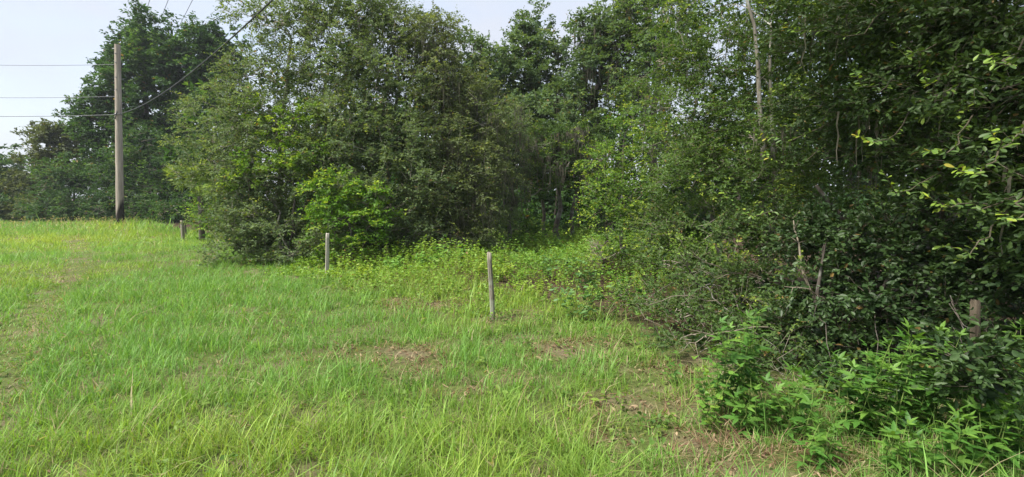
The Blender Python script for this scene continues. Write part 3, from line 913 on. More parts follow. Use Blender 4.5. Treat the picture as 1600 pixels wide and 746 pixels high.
palm(foot_at(314, 18.7), 'yellowish fan palm half hidden among shrubs near the far fence post', 1.75)

# ------------------------------------------------------------------ trees behind the gap
HB = dict(BACK_OAK)
b = foot_at(745, 25)
tree('oak_tree', 'blue-green oak with flat top behind the right end of the middle thicket', 'tree', b, [(b, P(745, 110, 25), .25, (0, 0, 0))],
     lobes_px([(735, 95, 25, 40, 34, 1.4, 1), (765, 130, 24.5, 40, 44, 1.5, 1), (720, 160, 24.5, 50, 50, 1.6, 1), (770, 215, 24, 50, 50, 1.6, .9)]), HB, 'oaks rising behind the gap', moss=(20, 1.0, .04, 4))
b = foot_at(828, 26)
tree('oak_tree', 'tall blue-green oak with a narrow rounded top standing alone against the sky', 'tree', b, [(b, P(828, 70, 26), .28, (.1, 0, 0))],
     lobes_px([(832, 44, 26, 26, 24, 1.0, 1.2), (812, 78, 26, 32, 28, 1.3, 1.1), (850, 92, 25.5, 30, 34, 1.3, 1), (808, 130, 25.5, 36, 40, 1.5, 1), (848, 150, 25, 36, 40, 1.5, 1), (815, 190, 25, 40, 34, 1.5, .9)]), HB, 'oaks rising behind the gap', moss=(16, 1.0, .04, 4))
b = foot_at(935, 24)
tree('oak_tree', 'broad blue-green oak hung with grey moss, right of the tall narrow one', 'tree', b, [(b, P(940, 80, 24), .28, (-.1, 0, 0)), (b + [.5, 0, 0], P(985, 90, 24), .2, (.1, 0, 0))],
     lobes_px([(950, 28, 24, 36, 26, 1.3, 1), (915, 62, 24, 34, 30, 1.3, 1), (970, 70, 24, 40, 38, 1.5, 1), (920, 115, 23.5, 44, 36, 1.5, 1), (975, 135, 23.5, 40, 40, 1.4, .7), (900, 160, 23.5, 34, 30, 1.2, .9)]), HB, 'oaks rising behind the gap', moss=(60, 1.5, .045, 3))
b = foot_at(1025, 22)
tree('oak_tree', 'tall oak topping out above the yellow-green thicket right of the gap', 'tree', b, [(b, P(1020, 60, 22), .25, (0, 0, 0))],
     lobes_px([(1010, 15, 22, 50, 40, 1.5, 1), (1040, 80, 21.5, 56, 50, 1.5, 1), (1000, 180, 21, 50, 60, 1.4, .6)]), HB, 'oaks rising behind the gap', moss=(40, 1.4, .045, 3))
b = foot_at(872, 18.5)
tree('laurel_tree', 'dark rounded evergreen with lime-tipped top in the centre of the gap', 'tree', b, [(b, P(872, 230, 18), .12, (0, 0, 0)), (b + [.5, .3, 0], P(905, 240, 18), .09, (0, 0, 0)), (b + [-.4, .2, 0], P(838, 260, 18), .09, (0, 0, 0))],
     lobes_px([(872, 208, 18, 40, 20, 1.0, 1.1), (838, 232, 18, 34, 26, 1.0, 1), (912, 222, 18, 36, 24, 1.0, 1), (872, 255, 17.5, 50, 34, 1.1, 1), (845, 290, 17.5, 36, 24, .9, .8), (910, 285, 17.5, 36, 26, .9, .8)]),
     dict(GREEN, clumps=5, L=.085, W=.05, new=.35, c1=(0.035, 0.075, 0.018), c2=(0.085, 0.155, 0.026)), moss=(40, .8, .04, 2.6), core_amt=.6)
b = foot_at(795, 17)
tree('oak_tree', 'slender grey-green oak drooping at the left side of the gap', 'tree', b, [(b, P(795, 220, 16.8), .09, (.1, 0, 0))],
     lobes_px([(790, 205, 16.8, 36, 34, 1.0, .9), (800, 250, 16.5, 34, 36, .9, .9), (785, 300, 16, 32, 34, .8, .9), (775, 350, 15.6, 30, 24, .7, .7)]), dict(FINE, L=.07, W=.036, droop=.8), moss=(40, .7, .03, 1.5), branch_r=.015)
b = foot_at(812, 17.6)
tree('leafy_shrub', 'small shaded shrub on the floor of the dark gap', 'shrub', b, [(b, P(812, 350, 17.5), .03, (0, 0, 0))],
     lobes_px([(812, 356, 17.5, 28, 14, .6, 1), (840, 362, 17.8, 20, 10, .5, 1)]), dict(GREEN, L=.09, W=.05), branch_r=.008, nb=3, core_amt=.2)

# bare trunks seen inside the dark gap
for px, y, r, top, lab in ((824, 21.5, .05, 180, 'thin grey trunk deep in the gap, leftmost of the four'), (868, 21, .04, 220, 'thin straight sapling trunk in the centre of the dark gap'),
                           (905, 21.6, .06, 200, 'thicker dark trunk right of the sapling in the dark gap'), (887, 23.5, .07, 150, 'far grey trunk between sapling and thicker trunk in the gap')):
    bb = foot_at(px, y)
    r_ = thing('sapling', lab, 'tree', tuple(bb), 'bare trunks inside the gap'); bpy.context.view_layer.update()
    g = Geo(); tube(g, curve_pts(bb - [0, 0, .05], P(px + rng.uniform(-10, 10), top, y), (rng.uniform(-.2, .2), 0, 0), 10, .01), r * np.linspace(1.2, .5, 10), 8, (1, 1, 1), 0, wob=.08)
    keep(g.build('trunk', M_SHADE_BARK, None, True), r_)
    g = Geo(); cc = P(px, top, y)
    foliage(g, [(cc, (1.0, 1.0, .8), .8)], BACK_OAK); keep(g.build('crown', [M_LEAF, M_TWIG]), r_)

# the wood further back reads as one dark mass
rng = np.random.default_rng(404)
g = Geo()
WL = []
for k in range(75):
    y = rng.uniform(27, 48)
    x = rng.uniform(-26, 40)
    if wood_edge(x, y) < 4.5: continue
    hgt = rng.uniform(6.5, 9.0) + .08 * (y - 27)
    bb = ground_at(x, y)
    tube(g, curve_pts(bb - [0, 0, .1], bb + [rng.uniform(-.6, .6), rng.uniform(-.6, .6), hgt * .8], (0, 0, 0), 6, .012), np.linspace(.22, .08, 6), 6, (.12, .10, .085), 1)
    for q in range(4):
        c = bb + np.array([rng.normal() * 1.3, rng.normal() * 1.2, hgt * (.15 + .25 * q) * rng.uniform(.85, 1.1)])
        WL.append((c, (rng.uniform(1.6, 2.4), rng.uniform(1.3, 2), rng.uniform(1.2, 1.8)), 1.0))
foliage(g, WL, dict(FAR_OAK, clumps=.26, twigs=6, leaves=6, L=.42, W=.22, clump_size=.6, twig_share=.1))
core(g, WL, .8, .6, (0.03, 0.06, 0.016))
SL = []
for k in range(170):
    y = rng.uniform(20.5, 32); x = rng.uniform(-15, 24)
    e_ = wood_edge(x, y)
    if e_ < 5.5 or (e_ < 9.6 and -2.2 < x < 3.5 and y < 21.5): continue
    bb = ground_at(x, y)
    SL.append((bb + [0, 0, rng.uniform(.4, 1.0)], (rng.uniform(.9, 1.6), rng.uniform(.8, 1.3), rng.uniform(.7, 1.3)), .7))
for px_, y_, h_ in ((772, 19.6, 1.3), (800, 20.2, 1.6), (828, 20.6, 1.2), (858, 21.0, 1.5), (890, 20.4, 1.1), (918, 20.0, 1.6), (945, 19.4, 1.8), (845, 23, 2.6), (900, 23, 2.8), (875, 22, 2.2), (815, 22.5, 2.6)):
    SL.append((foot_at(px_, y_) + [0, 0, h_ * .55], (.75, .6, h_ * .6), 1.0))
foliage(g, SL, dict(FAR_OAK, clumps=1.0, twigs=6, leaves=6, L=.22, W=.12, new=0, clump_size=.35, twig_len=.5, twig_share=.2))
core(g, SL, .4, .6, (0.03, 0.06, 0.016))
for px_, y_, h_ in ((780, 29, 6), (830, 30, 7), (880, 29, 6.5), (925, 28, 6.5), (955, 29, 7), (985, 28, 6), (1020, 27, 6), (1060, 27, 5.5), (1100, 26, 5), (1150, 26, 5), (1200, 26, 5)):
    for q_ in (.2, .5, .8):
        SL.append((foot_at(px_, y_) + [0, 0, h_ * q_], (1.3, .9, h_ * .2), .6))
core(g, SL[-33:], .5, 1.0, (0.03, 0.06, 0.018))
foliage(g, SL[-33:], dict(FAR_OAK, clumps=.8, twigs=6, leaves=6, L=.26, W=.14, clump_size=.4, twig_share=.2))
FL = []
for k in range(60):
    x = rng.uniform(-38, 45); y = 49 + rng.uniform(0, 4) + .05 * abs(x)
    FL.append((ground_at(x, y) + [0, 0, rng.uniform(.6, 3.5)], (2.6, 1.4, 2.0), 1))
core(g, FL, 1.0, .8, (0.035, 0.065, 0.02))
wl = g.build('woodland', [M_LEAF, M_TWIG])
tag(wl, 'dark mass of woodland closing off the view behind the trees', 'woodland', kind='stuff')

# ------------------------------------------------------------------ thicket right of the gap
b = foot_at(975, 10.8)
tree('laurel_tree', 'lime-tipped broadleaf tree forming the right side of the gap', 'tree', b, [(b, P(975, 220, 10.8), .07, (0, 0, 0)), (b + [.5, .2, 0], P(1020, 230, 10.8), .06, (.1, 0, 0)), (b + [-.3, .1, 0], P(945, 280, 10.6), .04, (0, 0, 0))],
     lobes_px([(985, 195, 11, 40, 26, .6, .9), (945, 250, 10.8, 34, 26, .6, .8), (1010, 235, 10.8, 44, 34, .7, .9), (955, 300, 10.4, 40, 28, .6, 1), (1005, 300, 10.2, 46, 36, .7, .9), (950, 340, 10.2, 36, 24, .5, 1), (1000, 360, 9.8, 46, 34, .6, .9), (970, 395, 9.6, 36, 24, .5, .9)]),
     dict(GREEN, clumps=9, new=.75, L=.062, W=.040, c1=(0.07, 0.15, 0.028), c2=(0.16, 0.28, 0.045), c_new=(0.40, 0.50, 0.06)), branch_r=.010, nb=5, core_amt=.35, bark=M_BARK)
b = foot_at(1185, 7.6)
tree('oak_tree', 'fine-leaved tree with pale leaning stems between the gap and the dark oak', 'tree', b,
     [(b, P(1158, -30, 7.2), .06, (.22, 0, 0)), (b + [.25, .2, 0], P(1205, 40, 7.3), .05, (.1, 0, 0)), (b + [-.2, .1, 0], P(1075, 120, 8), .05, (-.2, 0, .2)), (b + [.4, -.3, 0], P(1240, 330, 7.2), .04, (.05, 0, 0))],
     lobes_px([(1050, 20, 8.2, 60, 44, .7, .45), (1130, 10, 8.2, 70, 50, .8, .5), (1215, 30, 8.4, 60, 56, .8, .55), (1030, 100, 8.2, 50, 46, .6, .6), (1110, 110, 8, 66, 56, .8, .65), (1190, 120, 8, 60, 60, .8, .6), (1070, 190, 7.8, 60, 50, .7, .9), (1150, 210, 7.6, 66, 56, .8, 1),
               (1230, 210, 8, 50, 60, .8, .9), (1085, 275, 7.4, 66, 50, .7, 1), (1170, 290, 7.2, 66, 50, .8, 1), (1240, 300, 7.0, 46, 46, .6, .9)]),
     NEAR_FINE, bark=M_PALE, branch_r=.009, nb=7, core_amt=.55, core_size=.12, limb_r=.03)
b = foot_at(1150, 6.4)
tree('leafy_shrub', 'spreading fine-leaved shrub with bare pale twigs reaching over the grass below the pale stems', 'shrub', b,
     [(b, P(1120, 370, 6.4), .03, (0, 0, 0)), (b + [.3, 0, 0], P(1200, 360, 6.4), .03, (0, 0, 0)), (b + [-.2, -.1, 0], P(1060, 390, 6.6), .025, (0, 0, 0))],
     lobes_px([(1045, 355, 7.4, 46, 36, .5, .9), (1110, 360, 6.8, 56, 40, .6, 1), (1190, 370, 6.4, 56, 44, .6, 1), (1040, 410, 6.9, 44, 26, .45, .9), (1110, 425, 6.3, 60, 34, .5, 1), (1190, 445, 5.8, 56, 40, .5, 1), (1130, 485, 5.6, 56, 30, .4, .9), (1210, 510, 5.2, 56, 40, .45, 1), (1150, 530, 5.2, 40, 26, .35, .9), (1090, 535, 5.0, 46, 26, .35, 1), (1170, 572, 4.6, 54, 34, .35, 1), (1240, 592, 4.25, 54, 40, .35, 1), (1060, 492, 5.6, 40, 28, .35, .9), (1010, 470, 6.3, 40, 24, .4, .8)]),
     dict(NEAR_FINE, clumps=18, c1=(0.050, 0.100, 0.030), c2=(0.125, 0.20, 0.052)), branch_r=.007, nb=7, core_amt=1.0, core_size=.11, bark=M_BARK, limb_r=.008)

# ------------------------------------------------------------------ dark oak at the right
b = ground_at(4.6, 5.6)
oak = tree('oak_tree', 'big dark leathery-leaved oak filling the right edge', 'tree', b,
     [(b, P(1480, -60, 5.6), .17, (.15, 0, 0)), (b + [-.15, -.1, .2], P(1275, 290, 5.6), .065, (0, 0, .15)), (b + [.1, 0, .4], P(1600, 40, 5.4), .08, (0, 0, 0))],
     lobes_px([(1290, 60, 5.8, 66, 60, .6, .9), (1380, 40, 5.0, 80, 60, .6, 1), (1480, 30, 4.6, 80, 60, .6, 1), (1570, 40, 4.2, 70, 70, .6, 1), (1310, 165, 6.0, 60, 60, .6, .8), (1390, 150, 5.0, 70, 60, .6, 1), (1480, 130, 4.4, 76, 56, .55, 1), (1570, 150, 3.9, 66, 70, .5, 1),
               (1340, 240, 6.0, 60, 46, .6, .7), (1440, 235, 4.9, 66, 50, .5, .8), (1530, 240, 4.2, 66, 56, .5, 1), (1610, 260, 3.7, 60, 66, .5, 1), (1490, 320, 4.6, 66, 40, .5, .8), (1580, 350, 3.9, 60, 50, .45, 1), (1680, 120, 3.6, 90, 120, .6, 1), (1690, 320, 3.4, 90, 90, .6, 1)]) + [((2.7, 3.7, 4.15), (.95, .9, .55), .4), ((3.7, 2.9, 4.1), (1.0, .9, .6), .4), ((2.1, 5.0, 4.9), (.9, .9, .6), .4), ((3.9, 4.2, 4.6), (1.1, 1, .6), .35), ((4.2, 1.6, 3.6), (1.0, .9, .7), .35)],  # lobes in world coordinates: unseen crown added overhead to shade the right side
     NEAR_OAK, leaf_mat=M_GLOSS, branch_r=.010, nb=6, core_amt=1.0, core_size=.16, moss=(14, .5, .02, 1.6), limb_r=.05, limb_trunks=1)
b = ground_at(3.55, 4.75)
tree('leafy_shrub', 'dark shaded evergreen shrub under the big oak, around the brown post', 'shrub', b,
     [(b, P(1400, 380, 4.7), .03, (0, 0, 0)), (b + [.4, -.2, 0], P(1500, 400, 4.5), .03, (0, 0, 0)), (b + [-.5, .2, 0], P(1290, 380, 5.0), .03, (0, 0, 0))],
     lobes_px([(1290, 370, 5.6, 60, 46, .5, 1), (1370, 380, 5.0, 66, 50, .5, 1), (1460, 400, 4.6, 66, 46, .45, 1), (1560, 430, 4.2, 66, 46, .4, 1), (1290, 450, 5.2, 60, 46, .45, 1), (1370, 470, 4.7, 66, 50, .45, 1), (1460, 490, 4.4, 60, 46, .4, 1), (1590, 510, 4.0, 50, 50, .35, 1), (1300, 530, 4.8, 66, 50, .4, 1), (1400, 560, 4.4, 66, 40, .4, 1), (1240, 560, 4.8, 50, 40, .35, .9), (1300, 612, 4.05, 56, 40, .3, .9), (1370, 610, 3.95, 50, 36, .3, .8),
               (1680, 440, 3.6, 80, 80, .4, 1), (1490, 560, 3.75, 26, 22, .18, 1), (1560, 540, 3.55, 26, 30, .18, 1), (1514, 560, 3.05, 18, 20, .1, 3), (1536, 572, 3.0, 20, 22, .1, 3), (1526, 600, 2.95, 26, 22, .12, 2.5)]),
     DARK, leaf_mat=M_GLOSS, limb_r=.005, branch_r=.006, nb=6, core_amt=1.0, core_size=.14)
b = ground_at(7.6, 8.6)
tree('oak_tree', 'shadowed oak glimpsed behind the big dark oak', 'tree', b, [(b, b + np.array([0.2, 0.3, 4.6]), .2, (0, 0, 0))],
     [(b + np.array(c, float), r, 1) for c, r in (((-1.2, -.2, 4.6), (1.6, 1.2, 1.3)), ((.9, 0, 4.4), (1.6, 1.2, 1.4)), ((-1.8, -.3, 2.9), (1.4, 1.0, 1.2)), ((0, -.4, 2.7), (1.5, 1.0, 1.2)), ((1.7, -.3, 2.6), (1.5, 1, 1.2)), ((-1.2, -.5, 1.1), (1.4, .9, 1.0)), ((.6, -.6, 1.0), (1.5, .9, 1.0)), ((2.2, -.6, 1.0), (1.3, .9, 1.0)), ((-2.6, 0, 4.8), (1.3, 1, 1.2)))],
     dict(NEAR_OAK, clumps=6, L=.10, W=.05, clump_size=.2, twig_len=.32, oval=False), core_amt=.6, core_size=.24, moss=(40, 1.0, .03, 2.0))

# ------------------------------------------------------------------ single leaves, shared meshes
def leaf_mesh(name, outline, fold, col, mat, curl=.12, stalk=.12):
    """outline: (along, half width) pairs from base to tip for a leaf one unit long, pointing +X, face up"""
    g = Geo()
    cs, ls, rs = [], [], []
    for x, w in outline:
        z = -curl * x * x
        cs.append((x, 0, z)); ls.append((x, w, z + fold * w)); rs.append((x, -w, z + fold * w))
    n = len(outline)
    v = np.array(cs + ls + rs)
    f4 = []
    for k in range(n - 1):
        f4 += [[k, k + 1, n + k + 1, n + k], [k, 2 * n + k, 2 * n + k + 1, k + 1]]
    g.add(v, f4, col)
    g.add(np.array([[-stalk, -.008, -.02], [-stalk, .008, -.02], [0.02, .006, 0], [0.02, -.006, 0]]), [[0, 3, 2, 1]], np.asarray(col) * 1.2)
    o = g.build(name, mat)
    me = o.data
    bpy.data.objects.remove(o)
    return me


def compound_mesh(name, col, mat):
    """a weed leaf of three toothed leaflets, one unit long"""
    g = Geo()
    prof = [(0, .01), (.14, .16), (.2, .13), (.34, .19), (.4, .155), (.55, .165), (.6, .125), (.78, .085), (1, .003)]
    for ang, sc, off in ((0, .72, .30), (1.0, .5, .22), (-1.0, .5, .22)):
        ca, sa = math.cos(ang), math.sin(ang)
        cs, ls, rs = [], [], []
        for x, w in prof:
            x, w = x * sc, w * sc
            z = -.22 * x * x
            for lst, yy_, zz in ((cs, 0, z), (ls, w, z + .3 * w), (rs, -w, z + .3 * w)):
                lst.append((off + x * ca - yy_ * sa, x * sa + yy_ * ca, zz))
        n = len(prof)
        f4 = []
        for k in range(n - 1):
            f4 += [[k, k + 1, n + k + 1, n + k], [k, 2 * n + k, 2 * n + k + 1, k + 1]]
        g.add(np.array(cs + ls + rs), f4, np.asarray(col) * rng.uniform(.9, 1.1))
    g.add(np.array([[0, -.012, 0], [0, .012, 0], [.32, .008, 0], [.32, -.008, 0]]), [[0, 3, 2, 1]], np.asarray(col) * 1.2)
    o = g.build(name, mat); me = o.data; bpy.data.objects.remove(o)
    return me


OVAL = [(0, .02), (.15, .07), (.4, .15), (.65, .20), (.85, .16), (.96, .07), (1, .005)]
HEART = [(-.08, .22), (.05, .36), (.25, .42), (.5, .34), (.75, .18), (1, .01)]
LEAF_DARK = [leaf_mesh('leaf', OVAL, .35, c, M_GLOSS) for c in ((.045, .085, .02), (.06, .115, .026), (.075, .14, .03))]
LEAF_MID = [leaf_mesh('leaf', OVAL, .3, c, M_GLOSS) for c in ((.10, .18, .03), (.14, .22, .035), (.17, .27, .04))]
LEAF_LIME = [leaf_mesh('leaf', OVAL, .3, c, M_WEED) for c in ((.26, .38, .04), (.34, .44, .05), (.20, .32, .04), (.40, .36, .06))]
LEAF_HEART = [leaf_mesh('leaf', HEART, .15, c, M_WEED) for c in ((.10, .23, .035), (.15, .30, .045), (.21, .34, .05))]
LEAF_WEED = [compound_mesh('leaf', c, M_WEED) for c in ((.055, .145, .024), (.075, .185, .030), (.11, .235, .038), (.15, .29, .046))]


def put_leaf(me, pos, d, nrm, size, parent, pinv):
    d = unit(d); nrm = unit(nrm - d * np.dot(nrm, d)); s_ = np.cross(nrm, d)
    o = bpy.data.objects.new('leaf', me)
    C.objects.link(o)
    o.parent = parent
    M = Matrix(((d[0] * size, s_[0] * size, nrm[0] * size, pos[0]), (d[1] * size, s_[1] * size, nrm[1] * size, pos[1]), (d[2] * size, s_[2] * size, nrm[2] * size, pos[2]), (0, 0, 0, 1)))
    o.matrix_parent_inverse = pinv
    o.matrix_basis = M
    return o


# leafy branches of the big oak that reach out into the light
BR = [((1420, 175, 4.3), (1338, 212, 3.7), .9), ((1520, 180, 3.7), (1455, 235, 3.2), .5), ((1560, 235, 3.4), (1492, 262, 3.0), .95), ((1470, 270, 4.1), (1380, 268, 3.6), .5), ((1580, 300, 3.5), (1440, 300, 3.25), .6),
      ((1400, 120, 4.4), (1335, 110, 3.9), .5), ((1500, 130, 3.9), (1440, 108, 3.5), .35), ((1380, 20, 4.6), (1222, 36, 4.2), .8), ((1600, 190, 3.2), (1548, 205, 2.85), .5), ((1600, 60, 3.4), (1530, 85, 3.0), .3),
      ((1300, 190, 5.4), (1170, 205, 4.7), .9), ((1290, 230, 5.6), (1195, 240, 5.0), .7), ((1560, 345, 3.5), (1470, 385, 3.2), .25), ((1470, 60, 4.2), (1400, 70, 3.8), .4), ((1250, 330, 5.4), (1130, 300, 4.9), .6), ((1600, 310, 3.2), (1560, 330, 2.9), .15),
      ((1110, 395, 6.0), (990, 365, 5.7), .9)]
from mathutils import Matrix
oinv = Matrix.Identity(4)
for a, e, lime in BR:
    a, e = P(a[0], a[1], a[2] + .15), P(e[0], e[1], e[2] - .3)
    ln = np.linalg.norm(e - a)
    g = Geo()
    pts = curve_pts(a, e, (0, 0, -.08 * ln), 8, .018)
    tube(g, pts, np.linspace(.007, .002, 8), 5, (.11, .095, .065), 0, cap=False)
    br = g.build('branch', M_TWIG)
    keep(br, oak)
    fw = unit(e - a)
    nl = int(18 + ln * 20)
    for k in range(nl):
        f = .04 + .98 * k / (nl - 1)
        f_ = min(f, 1.0)
        q = f_ * 7; i = min(int(q), 6)
        pos = pts[i] + (pts[i + 1] - pts[i]) * (q - i)
        side = unit(np.cross(fw, UP + rng.normal(size=3) * .4)) * (1 if k % 2 else -1)
        end = f_ > .72
        d = unit(fw * (.9 if end else .5) + side * rng.uniform(.4, 1.0) + rng.normal(size=3) * .3 + UP * .15)
        me = random.choice(LEAF_LIME if rng.random() < .42 else LEAF_MID) if (end and rng.random() < lime) else random.choice(LEAF_DARK if rng.random() < .6 else LEAF_MID)
        put_leaf(me, pos, d, UP + rng.normal(size=3) * .45 + np.array([-.2, -.35, 0]), rng.uniform(.036, .060), br, oinv)

# bare pale branches sticking out of the spreading shrub
shrub = [o for o in C.objects if o.get('label', '').startswith('spreading fine-leaved shrub')][0]
for path, r in ((((1215, 440, 5.9), (1150, 425, 5.7), (1112, 415, 5.5), (1082, 400, 5.4)), .010), (((1150, 425, 5.7), (1120, 437, 5.5), (1090, 420, 5.4)), .006), (((1300, 480, 5.0), (1282, 462, 4.9), (1255, 452, 4.8), (1225, 448, 4.8)), .010),
                (((1200, 512, 4.9), (1150, 516, 4.6), (1105, 522, 4.5), (1072, 514, 4.4)), .009), (((1105, 522, 4.5), (1095, 530, 4.4), (1060, 552, 4.3)), .006), (((1282, 500, 5.1), (1252, 415, 5.25), (1240, 345, 5.5)), .018), (((1040, 540, 5.0), (1020, 505, 4.9), (1000, 498, 4.8)), .006),
                (((1120, 470, 5.4), (1060, 462, 5.1), (1010, 478, 5.0)), .006), (((1180, 560, 4.6), (1140, 570, 4.3), (1115, 590, 4.2)), .006)):
    g = Geo()
    p = np.array([P(*q) for q in path])
    t = np.linspace(0, 1, 9)
    src = np.linspace(0, 1, len(p))
    pp = np.stack([np.interp(t, src, p[:, k]) for k in range(3)], 1)
    pp[1:-1] += rng.normal(size=(7, 3)) * .012
    tube(g, pp, r * np.linspace(1, .35, 9), 5, (.24, .205, .155), 0, cap=False)
    for k in range(5):
        q0 = pp[rng.integers(3, 8)]
        tube(g, np.array([q0, q0 + unit(rng.normal(size=3) + (p[-1] - p[0]) * 2) * rng.uniform(.08, .2)]), [r * .4, r * .15], 3, (.24, .205, .155), 0, cap=False)
    keep(g.build('bare_branch', M_TWIG), shrub)


# ------------------------------------------------------------------ weeds with single leaves along the foot of the thicket
def weed(px, py, h, label, heart=False, stems=4, size=.10, tone=None):
    stems += 2
    size *= 0.98
    x, y = G(px, py)
    base = ground_at(x, y)
    root = thing('weed_plant', label, 'plant', tuple(base), 'leafy weeds at the foot of the thicket')
    inv = root.matrix_basis.inverted()
    for sidx in range(stems):
        hh = h * rng.uniform(.6, 1.05) if sidx else h
        lean = rng.normal(size=3) * np.array([.28, .22, 0])
        b0 = base + rng.normal(size=3) * np.array([.05, .05, 0])
        p = curve_pts(b0 - [0, 0, .02], b0 + (UP + lean) * hh, lean * -.15 * hh, 6, .02)
        g = Geo()
        tube(g, p, np.linspace(.0055, .002, 6), 5, (.14, .20, .05), 0, cap=False)
        st_ = keep(g.build('stem', M_TWIG), root)
        nn = max(4, int(hh / .075))
        az0 = rng.uniform(0, 3.14)
        for k in range(nn):
            f = .22 + .78 * k / (nn - 1)
            q = f * 5; i = min(int(q), 4)
            pos = p[i] + (p[i + 1] - p[i]) * (q - i)
            for sg in (0, math.pi):
                az = az0 + k * 1.57 + sg + rng.normal() * .25
                el = .25 + .6 * (f > .93) - .2 * (f < .5)
                d = np.array([math.cos(az) * math.cos(el), math.sin(az) * math.cos(el), math.sin(el)])
                z = size * rng.uniform(.7, 1.2) * (.55 + .75 * math.sin(min(1, f) * 2.5 + .2))
                if heart: me = random.choice(LEAF_HEART); z *= .42
                else:
                    w_ = [3, 3, 2, .5] if f < .7 else [.4, 1.5, 3, 3]
                    me = random.choices(LEAF_WEED, w_)[0]
                put_leaf(me, pos, d, UP + rng.normal(size=3) * .22, z, root, inv)
    return root


for w in ((1140, 652, .80, 'tall bright green weed standing alone under the bare twigs', False, 6, .125), (1098, 668, .50, 'pale heart-leaved climbing weed left of the tall lone weed', True, 4, .11), (1168, 676, .36, 'short weed at the foot of the tall lone weed, right side', False, 4, .115),
          (1212, 662, .40, 'small weed in the shade between the tall lone weed and the big clump', False, 4, .115), (1252, 688, .52, 'half-height weed filling the space left of the big clump', False, 4, .115), (1285, 735, .30, 'low weed at the bottom left corner of the big clump', False, 3, .11), (1318, 690, .62, 'leftmost tall weed of the big clump by the brown post', False, 4, .12),
          (1362, 694, .78, 'bright upright weed, second tall one of the big clump', False, 5, .125), (1412, 700, .66, 'bushy weed in the middle of the big clump', False, 4, .12), (1448, 690, .80, 'tallest weed of the big clump, in front of the dark shrub', False, 5, .125),
          (1505, 716, .62, 'weed growing up in front of the brown post', False, 4, .12), (1545, 722, .66, 'weed right below the brown post, among the low front ones', False, 4, .12), (1545, 690, .72, 'broad weed just right of the brown post', False, 5, .125), (1592, 690, .78, 'tall weed cut by the right edge of the picture', False, 5, .125),
          (1402, 744, .38, 'low front weed under the middle of the big clump', False, 4, .11), (1470, 746, .42, 'low front weed below the tallest weed', False, 4, .12), (1535, 744, .42, 'low front weed below the broad weed', False, 4, .12), (1590, 742, .50, 'low front weed in the bottom right corner', False, 4, .12),
          (1015, 548, .40, 'leafy weed at the grass edge under the spreading shrub', False, 1, .075), (1052, 602, .34, 'low weed at the grass edge left of the heart-leaved climber', False, 1, .07), (942, 548, .30, 'dark little weed at the grass edge right of the nearest post', False, 0, .07)):
    w = (w[0], w[1], w[2] * (.94 if w[0] > 1250 else 1.05)) + w[3:]
    weed(*w)


def small_weed(px, py, h, label, r, cols):
    x, y = G(px, py)
    base = ground_at(x, y)
    root = thing('weed_plant', label, 'plant', tuple(base), 'leafy weeds growing in the gap')
    bpy.context.view_layer.update()
    gs, gf = Geo(), Geo()
    for k in range(6):
        lean = rng.normal(size=3) * np.array([r / h * .9, r / h * .6, 0])
        p = curve_pts(base, base + (UP + lean) * h * rng.uniform(.6, 1), (0, 0, 0), 5, .03)
        tube(gs, p, np.linspace(.006, .003, 5), 4, (.16, .2, .06), 0, cap=False)
        n = 22
        f = rng.uniform(.25, 1, n); q = np.minimum((f * 4).astype(int), 3)
        pos = p[q] + (p[q + 1] - p[q]) * (f * 4 - q)[:, None] + rng.normal(size=(n, 3)) * .05
        leaf_batch(gf, pos, unit(rng.normal(size=(n, 3)) * np.array([1, 1, .3]) + UP * .2), unit(UP + rng.normal(size=(n, 3)) * .4), rng.uniform(.06, .12, n), rng.uniform(.035, .06, n), mixcol(cols[0], cols[1], rng.random(n)), 0, True, .2, .15)
    keep(gs.build('stem', M_TWIG), root)
    keep(gf.build('foliage', M_WEED), root)['kind'] = 'stuff'


WG, WB, WY = ((.09, .22, .035), (.20, .38, .06)), ((.09, .20, .06), (.17, .30, .09)), ((.16, .28, .035), (.32, .42, .05))
for w in ((692, 428, .75, 'pale green upright weed against the brown hanging moss', .25, WG), (662, 426, .55, 'leafy weed left of the upright one under the mossy tree', .2, WG), (726, 424, .55, 'weed with broad leaves near the right end of the thicket foot', .25, WG), (620, 428, .38, 'short weed at the foot of the thicket right of the lime shrub', .2, WG),
          (850, 440, .50, 'bluish green weed tuft beyond the nearest post', .3, WB), (884, 436, .42, 'second bluish weed tuft, further right in the gap', .25, WB), (925, 462, .60, 'bushy blue-green weed below the dead twigs', .35, WB), (905, 505, .50, 'feathery grey-green weed right of the nearest post', .25, WB),
          (985, 480, .55, 'tall weed at the foot of the lime-tipped tree', .3, WG), (775, 445, .36, 'yellow-green weed just behind the nearest post', .25, WY), (565, 440, .34, 'yellow-green weed between the white post and the nearest post', .25, WY),
         ):
    small_weed(*w)

